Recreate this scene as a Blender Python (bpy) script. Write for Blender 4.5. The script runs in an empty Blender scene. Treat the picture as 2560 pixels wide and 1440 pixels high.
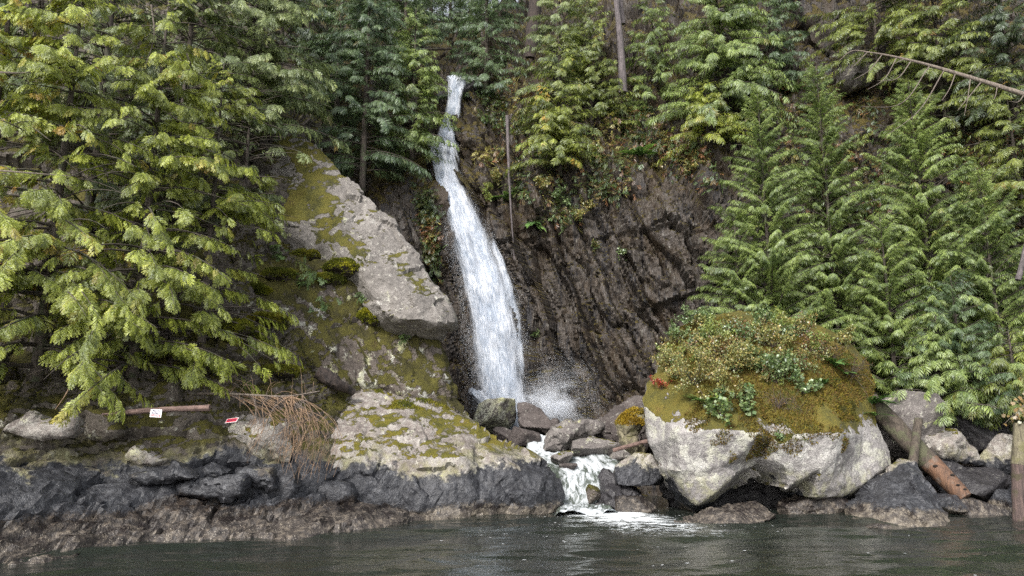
import bpy, math, random
import numpy as np
from mathutils import Vector, Matrix
from mathutils.geometry import delaunay_2d_cdt

R = math.radians
SC = bpy.context.scene
COL = SC.collection
random.seed(5)
rng = np.random.default_rng(11)

# ------------------------------------------------------------------ camera
CAMZ, PITCH, F = 3.0, R(11.0), 1850.0
SP, CP = math.sin(PITCH), math.cos(PITCH)
cam_d = bpy.data.cameras.new('camera'); cam = bpy.data.objects.new('camera', cam_d); COL.objects.link(cam)
cam.location = (0, 0, CAMZ); cam.rotation_euler = (R(90) + PITCH, 0, 0)
cam_d.sensor_width = 36; cam_d.lens = 36 * F / 2560; cam_d.clip_end = 600; cam_d.clip_start = .1
SC.camera = cam

def ray(px, py):
    u = (px - 1280) / F; v = (720 - py) / F
    return np.array([u, CP - v * SP, SP + v * CP])
def P(px, py, Y):
    d = ray(px, py); return d * (Y / d[1]) + np.array([0, 0, CAMZ])
def PZ(px, py, Z):
    d = ray(px, py); return d * ((Z - CAMZ) / d[2]) + np.array([0, 0, CAMZ])
def M(npx, Y):                     # pixels -> metres at depth Y
    return npx * Y / F

# ------------------------------------------------------------------ noise
def hsh(ix, iy, iz, s=0):
    with np.errstate(over='ignore'):
        h = (ix.astype(np.uint32) * np.uint32(374761393)) ^ (iy.astype(np.uint32) * np.uint32(668265263)) ^ (iz.astype(np.uint32) * np.uint32(2246822519)) ^ np.uint32((s * 3266489917) & 0xffffffff)
        h = (h ^ (h >> np.uint32(15))) * np.uint32(2246822519)
        h = (h ^ (h >> np.uint32(13))) * np.uint32(3266489917)
        h = h ^ (h >> np.uint32(16))
    return h.astype(np.float64) / 4294967296.0
def vnoise(p, s=0):
    i = np.floor(p).astype(np.int64); f = p - i; f = f * f * f * (f * (f * 6 - 15) + 10)
    out = 0
    for dx in (0, 1):
        wx = f[:, 0] if dx else 1 - f[:, 0]
        for dy in (0, 1):
            wy = f[:, 1] if dy else 1 - f[:, 1]
            for dz in (0, 1):
                wz = f[:, 2] if dz else 1 - f[:, 2]
                out = out + wx * wy * wz * hsh(i[:, 0] + dx, i[:, 1] + dy, i[:, 2] + dz, s)
    return out
RM = np.array(Matrix.Rotation(.7, 3, Vector((.4, .7, .6)).normalized()))
def fbm(p, octv=4, s=0, gain=.5):
    a, t, o = 1.0, 0.0, 0
    q = np.array(p, float)
    for k in range(octv):
        o = o + a * (vnoise(q, s + k) - .5) * 2; t += a; a *= gain; q = (q @ RM.T) * 2.03 + 7.1
    return o / t
def cells(p, s=0):
    i = np.floor(p).astype(np.int64)
    f1 = np.full(len(p), 9.0); f2 = f1.copy(); hid = np.zeros(len(p)); dc = np.zeros_like(p)
    for dx in (-1, 0, 1):
        for dy in (-1, 0, 1):
            for dz in (-1, 0, 1):
                a, b, c = i[:, 0] + dx, i[:, 1] + dy, i[:, 2] + dz
                d = np.stack([a + hsh(a, b, c, s + 1), b + hsh(a, b, c, s + 2), c + hsh(a, b, c, s + 3)], 1) - p
                r = np.sqrt((d * d).sum(1)); m = r < f1
                f2 = np.where(m, f1, np.minimum(f2, r))
                hid = np.where(m, hsh(a, b, c, s + 4), hid); dc = np.where(m[:, None], d, dc); f1 = np.where(m, r, f1)
    return f1, f2, hid, dc
def facet(p, s=0, crack=.5):
    """blocky fractured relief, about -1..1"""
    q = p + .25 * np.stack([fbm(p * 1.3, 3, s + 11), fbm(p * 1.3, 3, s + 12), fbm(p * 1.3, 3, s + 13)], 1)
    f1, f2, h, dc = cells(q, s)
    a = h * 6.283; b = (h * 7.13 % 1) * 6.283
    t = np.stack([np.cos(a) * np.cos(b), np.sin(a) * np.cos(b), np.sin(b)], 1)
    return (h - .5) * 1.1 + (dc * t).sum(1) * .8 - crack * np.exp(-(f2 - f1) / .07)
def sstep(a, b, x):
    t = np.clip((x - a) / (b - a), 0, 1); return t * t * (3 - 2 * t)

def rbf(pts, vals, q):
    pts = np.asarray(pts, float); vals = np.asarray(vals, float); n = len(pts)
    A = np.zeros((n + 3, n + 3)); d = np.sqrt(((pts[:, None] - pts[None]) ** 2).sum(-1))
    A[:n, :n] = -d - np.eye(n) * .02; A[:n, n] = 1; A[:n, n + 1:] = pts; A[n, :n] = 1; A[n + 1:, :n] = pts.T
    w = np.linalg.solve(A, np.concatenate([vals, [0, 0, 0]]))
    out = np.zeros(len(q))
    for k in range(0, len(q), 20000):
        c = q[k:k + 20000]
        out[k:k + 20000] = -np.sqrt(((c[:, None] - pts[None]) ** 2).sum(-1)) @ w[:n] + w[n] + c @ w[n + 1:]
    return out

# ------------------------------------------------------------------ mesh helpers
def mkmesh(name, V, faces, mat, parent=None, smooth=True, col=None, uv=None, sharp=None, base=None):
    V = np.asarray(V, float)
    if base is None:
        base = np.array([V[:, 0].mean(), V[:, 1].mean(), V[:, 2].min()]) if parent is None else np.zeros(3)
    if not isinstance(faces, list): faces = [faces]
    faces = [np.asarray(f, np.int32) for f in faces if len(f)]
    me = bpy.data.meshes.new(name)
    nl = sum(f.size for f in faces); npl = sum(len(f) for f in faces)
    me.vertices.add(len(V)); me.loops.add(nl); me.polygons.add(npl)
    me.vertices.foreach_set('co', (V - base).astype(np.float32).ravel())
    me.loops.foreach_set('vertex_index', np.concatenate([f.ravel() for f in faces]))
    tot = np.concatenate([np.full(len(f), f.shape[1], np.int32) for f in faces])
    st = np.concatenate([[0], np.cumsum(tot)[:-1]]).astype(np.int32)
    me.polygons.foreach_set('loop_start', st); me.polygons.foreach_set('loop_total', tot)
    me.polygons.foreach_set('use_smooth', np.full(npl, bool(smooth)))
    if uv is not None:
        l = me.uv_layers.new(name='UVMap'); li = np.concatenate([f.ravel() for f in faces])
        l.data.foreach_set('uv', np.asarray(uv, np.float32)[li].ravel())
    me.update(calc_edges=True); me.validate()
    if col is not None:
        a = me.color_attributes.new('Col', 'FLOAT_COLOR', 'POINT')
        c = np.ones((len(V), 4), np.float32); c[:, :3] = col; a.data.foreach_set('color', c.ravel())
    if sharp: me.set_sharp_from_angle(angle=R(sharp))
    if mat: me.materials.append(mat)
    o = bpy.data.objects.new(name, me); COL.objects.link(o)
    if parent is not None:
        o.parent = parent; o.location = base
        if base.any() is False: pass
    else: o.location = base
    return o
def tag(o, label=None, cat=None, group=None, kind=None):
    if label: o['label'] = label
    if cat: o['category'] = cat
    if group: o['group'] = group
    if kind: o['kind'] = kind
    return o
def empty(name, loc, label, cat, group=None):
    o = bpy.data.objects.new(name, None); COL.objects.link(o); o.location = loc; o.empty_display_size = .2
    return tag(o, label, cat, group)
def child(name, V, faces, mat, root, **kw):          # V in world space
    return mkmesh(name, np.asarray(V) - np.array(root.location), faces, mat, parent=root, **kw)
def vnormals(V, T):
    n = np.zeros_like(V); a = np.cross(V[T[:, 1]] - V[T[:, 0]], V[T[:, 2]] - V[T[:, 0]])
    for k in range(3): np.add.at(n, T[:, k], a)
    return n / (np.linalg.norm(n, axis=1, keepdims=True) + 1e-9)
def smooth_path(pts, n):
    pts = np.asarray(pts, float); d = np.concatenate([[0], np.cumsum(np.linalg.norm(np.diff(pts, axis=0), axis=1))])
    t = np.linspace(0, d[-1], n); k = len(pts)
    if k < 3: return np.stack([np.interp(t, d, pts[:, j]) for j in range(3)], 1)
    m = np.gradient(pts, d, axis=0); out = []
    i = np.clip(np.searchsorted(d, t, 'right') - 1, 0, k - 2); h = d[i + 1] - d[i]; s = ((t - d[i]) / h)[:, None]; h = h[:, None]
    return (2 * s**3 - 3 * s**2 + 1) * pts[i] + (s**3 - 2 * s**2 + s) * h * m[i] + (-2 * s**3 + 3 * s**2) * pts[i + 1] + (s**3 - s**2) * h * m[i + 1]
class MB:
    def __init__(s): s.V = []; s.Q = []; s.T = []; s.n = 0; s.C = []
    def add(s, V, Q=None, T=None, c=None):
        V = np.asarray(V, float)
        if Q is not None and len(Q): s.Q.append(np.asarray(Q) + s.n)
        if T is not None and len(T): s.T.append(np.asarray(T) + s.n)
        s.V.append(V); s.n += len(V)
        if c is not None: s.C.append(np.broadcast_to(np.asarray(c, float), (len(V), 3)))
    def tube(s, path, r, sides=6, cap=True, c=None, wob=0, seed=0):
        path = np.asarray(path, float); n = len(path); r = np.broadcast_to(np.asarray(r, float), (n,))
        tg = np.gradient(path, axis=0); tg /= np.linalg.norm(tg, axis=1, keepdims=True) + 1e-9
        ref = np.array([0, 0, 1.]) if abs(tg[0][2]) < .9 else np.array([1., 0, 0])
        a = np.cross(tg, ref); a /= np.linalg.norm(a, axis=1, keepdims=True) + 1e-9; b = np.cross(tg, a)
        th = np.arange(sides) * 2 * math.pi / sides
        V = path[:, None] + r[:, None, None] * (np.cos(th)[None, :, None] * a[:, None] + np.sin(th)[None, :, None] * b[:, None])
        V = V.reshape(-1, 3)
        if wob:
            ctr = np.repeat(path, sides, 0); d = V - ctr
            V = ctr + d * (1 + wob * fbm(V * 2.5 / max(r.max(), .05) * .25, 4, seed))[:, None]
        i = np.arange(n - 1)[:, None] * sides; j = np.arange(sides)[None]; k = (j + 1) % sides
        Q = np.stack([i + j, i + k, i + sides + k, i + sides + j], -1).reshape(-1, 4)
        T = None
        if cap:
            V = np.concatenate([V, path[:1], path[-1:]]); e = n * sides; jj = np.arange(sides); kk = (jj + 1) % sides
            T = np.concatenate([np.stack([kk, jj, np.full(sides, e)], 1), np.stack([(n - 1) * sides + jj, (n - 1) * sides + kk, np.full(sides, e + 1)], 1)])
        s.add(V, Q, T, c)
    def obj(s, name, mat, root=None, **kw):
        V = np.concatenate(s.V); f = []
        if s.Q: f.append(np.concatenate(s.Q))
        if s.T: f.append(np.concatenate(s.T))
        if s.C: kw['col'] = np.concatenate(s.C)
        return child(name, V, f, mat, root, **kw) if root is not None else mkmesh(name, V, f, mat, **kw)

# ------------------------------------------------------------------ node helpers
class G:
    def __init__(s, name):
        s.m = bpy.data.materials.new(name); s.m.use_nodes = True; s.t = s.m.node_tree; s.t.nodes.clear()
        s.out = s.t.nodes.new('ShaderNodeOutputMaterial')
    def set(s, sock, v):
        if isinstance(v, bpy.types.NodeSocket): s.t.links.new(v, sock)
        elif v is not None:
            if sock.type == 'RGBA' and len(v) == 3: v = (*v, 1)
            sock.default_value = v
    def n(s, typ, props=None, **ins):
        nd = s.t.nodes.new('ShaderNode' + typ)
        for k, v in (props or {}).items(): setattr(nd, k, v)
        for k, v in ins.items():
            k = k.replace('_', ' ')
            s.set(nd.inputs[int(k[1:])] if k[0] == 'i' and k[1:].isdigit() else nd.inputs[k], v)
        return nd
    def math(s, op, a, b=None, c=None, clamp=False):
        nd = s.t.nodes.new('ShaderNodeMath'); nd.operation = op; nd.use_clamp = clamp
        for i, v in enumerate((a, b, c)):
            if v is not None: s.set(nd.inputs[i], v)
        return nd.outputs[0]
    def mix(s, f, a, b, mode='MIX'):
        nd = s.t.nodes.new('ShaderNodeMix'); nd.data_type = 'RGBA'; nd.blend_type = mode; nd.clamp_factor = True
        s.set(nd.inputs[0], f); s.set(nd.inputs[6], a); s.set(nd.inputs[7], b); return nd.outputs[2]
    def noise(s, v, scale, det=4, rough=.55, dist=0):
        return s.n('TexNoise', None, Vector=v, Scale=float(scale), Detail=float(det), Roughness=rough, Distortion=float(dist)).outputs[0]
    def vor(s, v, scale, feat='F1', rnd=1.0):
        nd = s.n('TexVoronoi', {'feature': feat}, Vector=v, Scale=float(scale)); nd.inputs['Randomness'].default_value = rnd; return nd
    def step(s, x, a, b):
        nd = s.n('MapRange', {'interpolation_type': 'SMOOTHSTEP'}); s.set(nd.inputs[0], x)
        nd.inputs[1].default_value = a; nd.inputs[2].default_value = b; return nd.outputs[0]
    def ramp(s, f, stops):
        nd = s.t.nodes.new('ShaderNodeValToRGB'); e = nd.color_ramp.elements
        while len(e) < len(stops): e.new(.5)
        for i, (p, c) in enumerate(stops):
            e[i].position = p; e[i].color = (*c, 1) if len(c) == 3 else c
        s.set(nd.inputs[0], f); return nd.outputs[0]
    def map(s, v, rot=(0, 0, 0), scale=(1, 1, 1), loc=(0, 0, 0)):
        return s.n('Mapping', None, Vector=v, Rotation=rot, Scale=scale, Location=loc).outputs[0]
    def geo(s): return s.n('NewGeometry')
    def bump(s, h, dist, strength=1.0, normal=None):
        return s.n('Bump', None, Height=h, Distance=dist, Strength=strength, Normal=normal).outputs[0]
    def bsdf(s, **k):
        return s.n('BsdfPrincipled', None, **k)
    def end(s, sh, vol=None):
        if sh is not None: s.t.links.new(sh, s.out.inputs[0])
        if vol is not None: s.t.links.new(vol, s.out.inputs[1])
        return s.m

MOSSD = [(.022, .020, .006), (.050, .044, .010), (.095, .088, .011), (.050, .032, .013)]
MOSS = [(.035, .036, .006), (.085, .082, .010), (.16, .135, .012), (.075, .045, .014)]
def rock_mat(name, cols, lich=.5, lichc=(.46, .45, .36), lich2=(.40, .40, .22), moss=.3, mosscol=MOSS, tide=(2.15, .6), mossx=None, strata=None, sc=1.0, bump=1.0, wet=0, low=None, nzw=.55, mossz=None, stain=None):
    g = G(name); ge = g.geo(); pos = ge.outputs['Position']; nz = g.n('SeparateXYZ', None, Vector=ge.outputs['Normal']).outputs[2]
    Z = g.n('SeparateXYZ', None, Vector=pos).outputs[2]
    A = lambda *a: g.math('ADD', *a)
    Mu = lambda *a: g.math('MULTIPLY', *a)
    v = pos
    if strata: v = g.map(pos, rot=strata[0], scale=strata[1])
    n1 = g.noise(v, .8 * sc, 4, .62); n2 = g.noise(v, 5 * sc, 4, .68); n3 = g.noise(pos, 34, 2, .6); n4 = g.noise(pos, .45, 3, .6, .3)
    k = len(cols); c = g.ramp(A(Mu(n1, .5), Mu(n2, .5)), [(.32 + .38 * i / (k - 1), cols[i]) for i in range(k)])
    c = g.mix(1, c, g.ramp(n3, [(.3, (.62, .62, .62)), (.7, (1.3, 1.3, 1.3))]), 'MULTIPLY')
    fis = g.math('MAXIMUM', g.step(g.math('ABSOLUTE', g.math('SUBTRACT', n1, .5)), .0, .013), g.step(n2, .56, .46))
    c = g.mix(Mu(g.math('SUBTRACT', 1, fis), .55), c, (.03, .026, .024))
    if stain: c = g.mix(g.step(A(Mu(n4, .7), Mu(n1, .4)), .5, .66), c, stain)
    n5 = g.noise(pos, 1.7, 5, .72)
    if lich > 0:
        lm = A(Mu(n5, .8), Mu(n3, .22)); t = .72 - .28 * lich
        m = g.step(lm, t, t + .035)
        lc = g.mix(g.step(n4, .42, .6), lichc, lich2)
        c = g.mix(Mu(m, .9), c, lc)
        c = g.mix(Mu(g.step(n2, .60, .66), lich), c, (.5, .5, .42))
    rgh = .82
    if tide:
        off = A(Mu(g.math('SUBTRACT', n4, .5), 3.0), Mu(g.math('SUBTRACT', n2, .5), .9))
        zz = A(Z, off)
        bt, bn = tide; yg = Mu(g.step(zz, bt + .75, bt + .25), g.step(n5, .4, .6)); c = g.mix(Mu(yg, .55), c, (.19, .18, .08))
        bk = g.step(zz, bt + .05, bt - .2)
        bc = g.ramp(A(Mu(n2, .7), Mu(n5, .3)), [(.34, (.012, .012, .015)), (.50, (.034, .035, .040)), (.66, (.09, .092, .10))])
        c = g.mix(bk, c, bc)
        low = low or [(.045, .038, .034), (.10, .086, .070), (.20, .172, .135)]
        bcol = g.ramp(n2, [(.35, low[0]), (.5, low[1]), (.66, low[2])])
        spk = g.vor(pos, 15.).outputs[0]; bcol = g.mix(Mu(g.step(spk, .26, .10), g.step(n5, .42, .55)), bcol, (.43, .39, .32))
        mus = Mu(g.step(n5, .50, .56), g.step(Z, .0, .3)); bcol = g.mix(mus, bcol, (.024, .019, .018))
        pk = g.step(A(A(Mu(g.step(A(Z, Mu(off, .5)), bn + .55, bn - .7), .8), Mu(n2, .4)), Mu(spk, -.22)), .50, .72)
        bcol = g.mix(g.step(A(Z, Mu(g.math('SUBTRACT', n5, .5), 1.6)), .75, .2), g.mix(1, bcol, (.42, .38, .36), 'MULTIPLY'), bcol)
        c = g.mix(pk, c, bcol)
        rgh = g.math('SUBTRACT', .85, Mu(bk, .43))
    h = A(Mu(n2, .9), A(Mu(n3, .10), Mu(fis, .16)))
    if moss > 0:
        mn = A(Mu(nz, nzw), A(Mu(g.noise(pos, .8, 4, .65), .75), Mu(n2, .3)))
        if mossx: mn = A(mn, Mu(g.step(g.n('VectorMath', {'operation': 'DOT_PRODUCT'}, i0=pos, i1=mossx[0]).outputs['Value'], mossx[1], mossx[2]), mossx[3]))
        if mossz: mn = A(mn, Mu(g.step(A(Z, Mu(n5, 3.0)), mossz[0] + 1.5, mossz[1] + 1.5), mossz[2]))
        t = 1.15 - .65 * moss; mm = g.step(mn, t, t + .06)
        if tide: mm = Mu(mm, g.step(zz, bt, bt + .45))
        mn2 = A(Mu(g.noise(pos, 1.3, 3, .6), .55), Mu(n3, .45))
        mc = g.ramp(mn2, [(.36, mosscol[0]), (.46, mosscol[1]), (.56, mosscol[2]), (.66, mosscol[3])])
        c = g.mix(mm, c, mc)
        h = A(h, Mu(mm, A(.4, Mu(n3, .5))))
    if wet: rgh = wet
    b = g.bump(h, .10 * bump, 1.0)
    p = g.bsdf(Base_Color=c, Roughness=rgh, Normal=b); p.inputs['Specular IOR Level'].default_value = .4
    return g.end(p.outputs[0])

# ------------------------------------------------------------------ materials
ST_ROT = (0, R(-21.5), 0)
m_granite = rock_mat('granite', [(.085, .07, .068), (.19, .165, .15), (.33, .31, .285), (.22, .19, .165)], lich=.42, moss=.30, tide=(1.8, .6))
_ra, _rb = P(770, 345, 34.8), P(1115, 735, 31.8); _rd = _rb - _ra; _rn = np.array([_rd[2], 0, -_rd[0]]); _rn /= np.linalg.norm(_rn); _rc = float(_rn @ _ra)
_rv = _rn - .30 * _rd / np.linalg.norm(_rd); _rc = float(_rv @ (_ra + _rb) / 2)
m_pale = rock_mat('pale_granite', [(.075, .068, .062), (.18, .165, .152), (.32, .30, .28)], lich=.42, lichc=(.42, .41, .38), moss=.36, tide=False, mossx=(tuple(_rv), _rc + .3, _rc + 2.4, .33), mosscol=[(.028, .028, .007), (.066, .064, .010), (.125, .112, .012), (.06, .042, .014)])
m_boulder = rock_mat('boulder_granite', [(.125, .115, .113), (.265, .25, .243), (.41, .395, .375)], lich=.70, lichc=(.44, .43, .405), lich2=(.38, .375, .31), moss=.30, tide=(.85, .3), mossz=(3.0, 3.8, .30), mossx=((1, 0, .22), 7.2, 8.6, .20),
                     mosscol=[(.045, .042, .012), (.085, .078, .014), (.14, .115, .016), (.10, .058, .02)])
m_mossrock = rock_mat('mossy_rock', [(.05, .04, .035), (.12, .10, .085), (.22, .20, .18)], lich=.6, lichc=(.40, .40, .36), moss=.96, tide=False, nzw=.3, mosscol=MOSSD)
m_shore = rock_mat('shore_rock', [(.04, .034, .028), (.10, .085, .07), (.19, .17, .15)], lich=.38, moss=.8, nzw=.35, mosscol=MOSSD, tide=(2.15, 1.0), low=[(.026, .023, .022), (.062, .053, .047), (.165, .14, .112)])
m_stream = rock_mat('stream_rock', [(.065, .058, .056), (.145, .13, .123), (.25, .235, .22)], lich=.45, lichc=(.38, .38, .33), moss=.12, tide=False)
m_lichen = rock_mat('lichened_rock', [(.06, .052, .048), (.15, .135, .12), (.27, .25, .22)], lich=.85, lichc=(.46, .46, .38), moss=.0, tide=False)
m_redrock = rock_mat('red_rock', [(.030, .025, .024), (.075, .062, .058), (.14, .122, .115)], lich=.25, moss=.0, tide=False)
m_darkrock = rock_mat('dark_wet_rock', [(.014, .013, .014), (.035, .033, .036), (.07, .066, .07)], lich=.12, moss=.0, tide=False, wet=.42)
m_slate = rock_mat('slate_cliff', [(.008, .008, .010), (.027, .025, .027), (.068, .055, .044), (.098, .090, .088), (.27, .26, .255)], lich=.2, lichc=(.33, .33, .29), moss=.46, tide=False, mossz=(14, 19, .28),
                   mosscol=[(.035, .028, .010), (.065, .05, .012), (.105, .085, .02), (.10, .06, .022)], strata=(ST_ROT, (2.2, 1.0, .28)), bump=1.6, wet=.50, nzw=.5, stain=(.050, .036, .024))
m_hill = rock_mat('hill_soil', [(.02, .017, .012), (.05, .04, .028), (.09, .08, .065)], lich=.15, moss=.8, tide=False, nzw=.4, mosscol=MOSSD)

# ------------------------------------------------------------------ rocks
def inpoly(q, poly):
    x, y = q[:, 0], q[:, 1]; ins = np.zeros(len(q), bool); n = len(poly)
    for i in range(n):
        x0, y0 = poly[i]; x1, y1 = poly[(i + 1) % n]
        c = ((y0 > y) != (y1 > y)); ins ^= c & (x < (x1 - x0) * (y - y0) / (y1 - y0 + 1e-12) + x0)
    return ins
def bdist(q, poly):
    d = np.full(len(q), 1e9); n = len(poly)
    for i in range(n):
        a = poly[i]; b = poly[(i + 1) % n]; ab = b - a
        t = np.clip(((q - a) @ ab) / (ab @ ab + 1e-12), 0, 1); d = np.minimum(d, np.linalg.norm(q - a - t[:, None] * ab, axis=1))
    return d
def relief(name, outline, Y0, mat, inner=(), back=2.0, rnd=.4, rr=.6, s=.12, amp=.16, fs=1.2, seed=1, aniso=None, fine=.05, jit=.08, label=None, cat='rock', group=None, parent=None, sharp=38, kind=None, lin=.7, soft=1):
    """a solid rock with the given outline and depth points: a worked front, a bulging back, broken relief all over"""
    pts = np.array([P(o[0], o[1], o[2] if len(o) > 2 else Y0) for o in outline])
    n = len(pts); per = np.concatenate([pts, pts[:1]]); d = np.concatenate([[0], np.cumsum(np.linalg.norm(np.diff(per, axis=0), axis=1))])
    k = int(d[-1] / s) + 4; t = np.arange(k) * d[-1] / k
    ext = np.concatenate([pts[-2:], pts, pts[:3]]); 
    bp = np.stack([np.interp(t, d, per[:, j]) for j in range(3)], 1)
    for _ in range(soft): bp = (np.roll(bp, 1, 0) + 2 * bp + np.roll(bp, -1, 0)) / 4      # soften corners a little
    ctr = bp.mean(0); dd = bp - ctr; dd[:, 1] = 0; ln = np.linalg.norm(dd, axis=1, keepdims=True) + 1e-6
    bp[:, [0, 2]] += (dd / ln * (jit * 1.6 * fbm(bp / .55, 4, seed + 50))[:, None])[:, [0, 2]]
    poly = bp[:, [0, 2]]
    lo, hi = poly.min(0), poly.max(0)
    gx, gz = np.meshgrid(np.arange(lo[0], hi[0], s), np.arange(lo[1], hi[1], s * .87))
    gx = gx + (np.arange(gx.shape[0]) % 2)[:, None] * s * .5
    q = np.stack([gx.ravel(), gz.ravel()], 1) + rng.uniform(-.18, .18, (gx.size, 2)) * s
    q = q[inpoly(q, poly)]; q = q[bdist(q, poly) > s * .55]
    allq = np.concatenate([poly, q]); nb = len(poly)
    res = delaunay_2d_cdt([Vector(v) for v in allq], [], [list(range(nb))], 1, 1e-6)
    vv = np.array([tuple(v) for v in res[0]]); T = np.array([f for f in res[2] if len(f) == 3], int)
    db = bdist(vv, poly); isb = db < 1e-5
    rp = [p[[0, 2]] for p in pts] + [P(*i)[[0, 2]] for i in inner]; rv = [p[1] for p in pts] + [i[2] for i in inner]
    base = rbf(rp, rv, vv)
    if lin:
        cp = [Vector(p) for p in rp]; tr = [f for f in delaunay_2d_cdt(cp, [], [list(range(n))], 1, 1e-6)]
        ov = np.array([tuple(v) for v in tr[0]]); vals = rbf(rp, rv, ov); og = tr[3]
        for k_, g_ in enumerate(og):
            if len(g_): vals[k_] = rv[g_[0]]
        bl = np.full(len(vv), np.nan); best = np.full(len(vv), -9.0)
        for f in tr[2]:
            A_, B_, C_ = ov[f[0]], ov[f[1]], ov[f[2]]; dt_ = (B_[0] - A_[0]) * (C_[1] - A_[1]) - (C_[0] - A_[0]) * (B_[1] - A_[1])
            if abs(dt_) < 1e-9: continue
            w1 = ((vv[:, 0] - A_[0]) * (C_[1] - A_[1]) - (C_[0] - A_[0]) * (vv[:, 1] - A_[1])) / dt_; w2 = ((B_[0] - A_[0]) * (vv[:, 1] - A_[1]) - (vv[:, 0] - A_[0]) * (B_[1] - A_[1])) / dt_
            mn_ = np.minimum(np.minimum(w1, w2), 1 - w1 - w2); ok_ = (mn_ > best) & (mn_ > -.25); best[ok_] = mn_[ok_]
            bl[ok_] = (vals[f[0]] * (1 - w1 - w2) + vals[f[1]] * w1 + vals[f[2]] * w2)[ok_]
        base = np.where(np.isnan(bl), base, base * (1 - lin) + bl * lin)
    prof = np.sqrt(np.clip(1 - (1 - np.clip(db / rr, 0, 1)) ** 2, 0, 1))
    fy = base - rnd * prof
    dm = db.max(); pb = np.sqrt(np.clip(1 - (1 - db / dm) ** 2, 0, 1))
    yb = np.maximum(base, np.mean(rv) * .3 + base * .7) + back * pb
    Vf = np.stack([vv[:, 0], fy, vv[:, 1]], 1); nn = len(vv)
    bi = np.full(nn, -1); free = np.where(~isb)[0]; bi[free] = nn + np.arange(len(free)); bi[isb] = np.where(isb)[0]
    Vb = np.stack([vv[free, 0], yb[free], vv[free, 1]], 1)
    V = np.concatenate([Vf, Vb])
    a = np.cross(V[T[:, 1]] - V[T[:, 0]], V[T[:, 2]] - V[T[:, 0]])
    if a[:, 1].sum() > 0: T = T[:, ::-1]
    T = np.concatenate([T, bi[T][:, ::-1]])
    N = vnormals(V, T)
    p = V
    if aniso is not None: p = V @ aniso.T
    e = amp * .9 * facet(p / fs, seed, .25) + amp * .9 * fbm(p / (fs * 1.3), 3, seed + 9) + amp * .28 * facet(p / (fs * .33), seed + 20, .3) + fine * fbm(V / .35, 4, seed + 40)
    V = V + N * e[:, None]
    V = V + np.stack([fbm(V / .5, 3, seed + 60), 0 * e, fbm(V / .5, 3, seed + 61)], 1) * jit * .5
    o = mkmesh(name, V, T, mat, smooth=True, sharp=sharp) if parent is None else child(name, V, T, mat, parent, sharp=sharp)
    if parent is None: tag(o, label, cat, group, kind)
    o['_s'] = 1; del o['_s']
    SURF[name + str(len(SURF))] = (V, T)
    return o
SURF = {}
_t = (1 + 5 ** .5) / 2
def icos(sub):
    V = [(-1, _t, 0), (1, _t, 0), (-1, -_t, 0), (1, -_t, 0), (0, -1, _t), (0, 1, _t), (0, -1, -_t), (0, 1, -_t), (_t, 0, -1), (_t, 0, 1), (-_t, 0, -1), (-_t, 0, 1)]
    T = [(0, 11, 5), (0, 5, 1), (0, 1, 7), (0, 7, 10), (0, 10, 11), (1, 5, 9), (5, 11, 4), (11, 10, 2), (10, 7, 6), (7, 1, 8), (3, 9, 4), (3, 4, 2), (3, 2, 6), (3, 6, 8), (3, 8, 9), (4, 9, 5), (2, 4, 11), (6, 2, 10), (8, 6, 7), (9, 8, 1)]
    V = [np.array(v) / np.linalg.norm(v) for v in V]
    for _ in range(sub):
        c = {}; T2 = []
        def mid(a, b):
            k = (min(a, b), max(a, b))
            if k not in c:
                m = V[a] + V[b]; V.append(m / np.linalg.norm(m)); c[k] = len(V) - 1
            return c[k]
        for a, b, d in T:
            x, y, z = mid(a, b), mid(b, d), mid(d, a); T2 += [(a, x, z), (b, y, x), (d, z, y), (x, y, z)]
        T = T2
    return np.array(V), np.array(T)
ICO = {k: icos(k) for k in (2, 3, 4, 5)}
def boulder(px, py, w, h, Y, seed, mat, label, dep=1.0, rot=0, sub=4, planes=11, rough=.03, cat='rock', group=None, name='boulder', sharp=34):
    """angular stone: w x h pixels wide at depth Y, centred on (px, py)"""
    r = np.random.default_rng(seed); D, T = ICO[sub]
    nrm = r.normal(size=(planes, 3)); nrm /= np.linalg.norm(nrm, axis=1, keepdims=True)
    nrm = np.concatenate([nrm, [[1, 0, 0], [-1, 0, 0], [0, 0, 1], [0, 0, -1], [0, 1, 0], [0, -1, 0]]]); off = np.concatenate([r.uniform(.52, .92, planes), np.ones(6)])
    dt = D @ nrm.T; rad = np.where(dt > .05, off / np.maximum(dt, .05), 9)
    k = 30.0; rr = -np.log(np.exp(-k * rad).sum(1)) / k
    V = D * rr[:, None]; ex = (V.max(0) - V.min(0)) / 2; V = (V - (V.max(0) + V.min(0)) / 2) / ex
    S = np.array([M(w, Y) / 2, M(min(w, h * 1.6), Y) / 2 * dep, M(h, Y) / 2])
    V = V * S
    c, s_ = math.cos(R(rot)), math.sin(R(rot)); V = np.stack([V[:, 0] * c - V[:, 2] * s_, V[:, 1], V[:, 0] * s_ + V[:, 2] * c], 1)
    N = vnormals(V, T); sz = S.max()
    V = V + N * (sz * rough * (1.2 * facet(V / (sz * .7), seed, .4) + fbm(V / (sz * .3), 4, seed + 3)))[:, None]
    V = V + P(px, py, Y)
    o = mkmesh(name, V, T, mat, sharp=sharp); return tag(o, label, cat, group)
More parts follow.
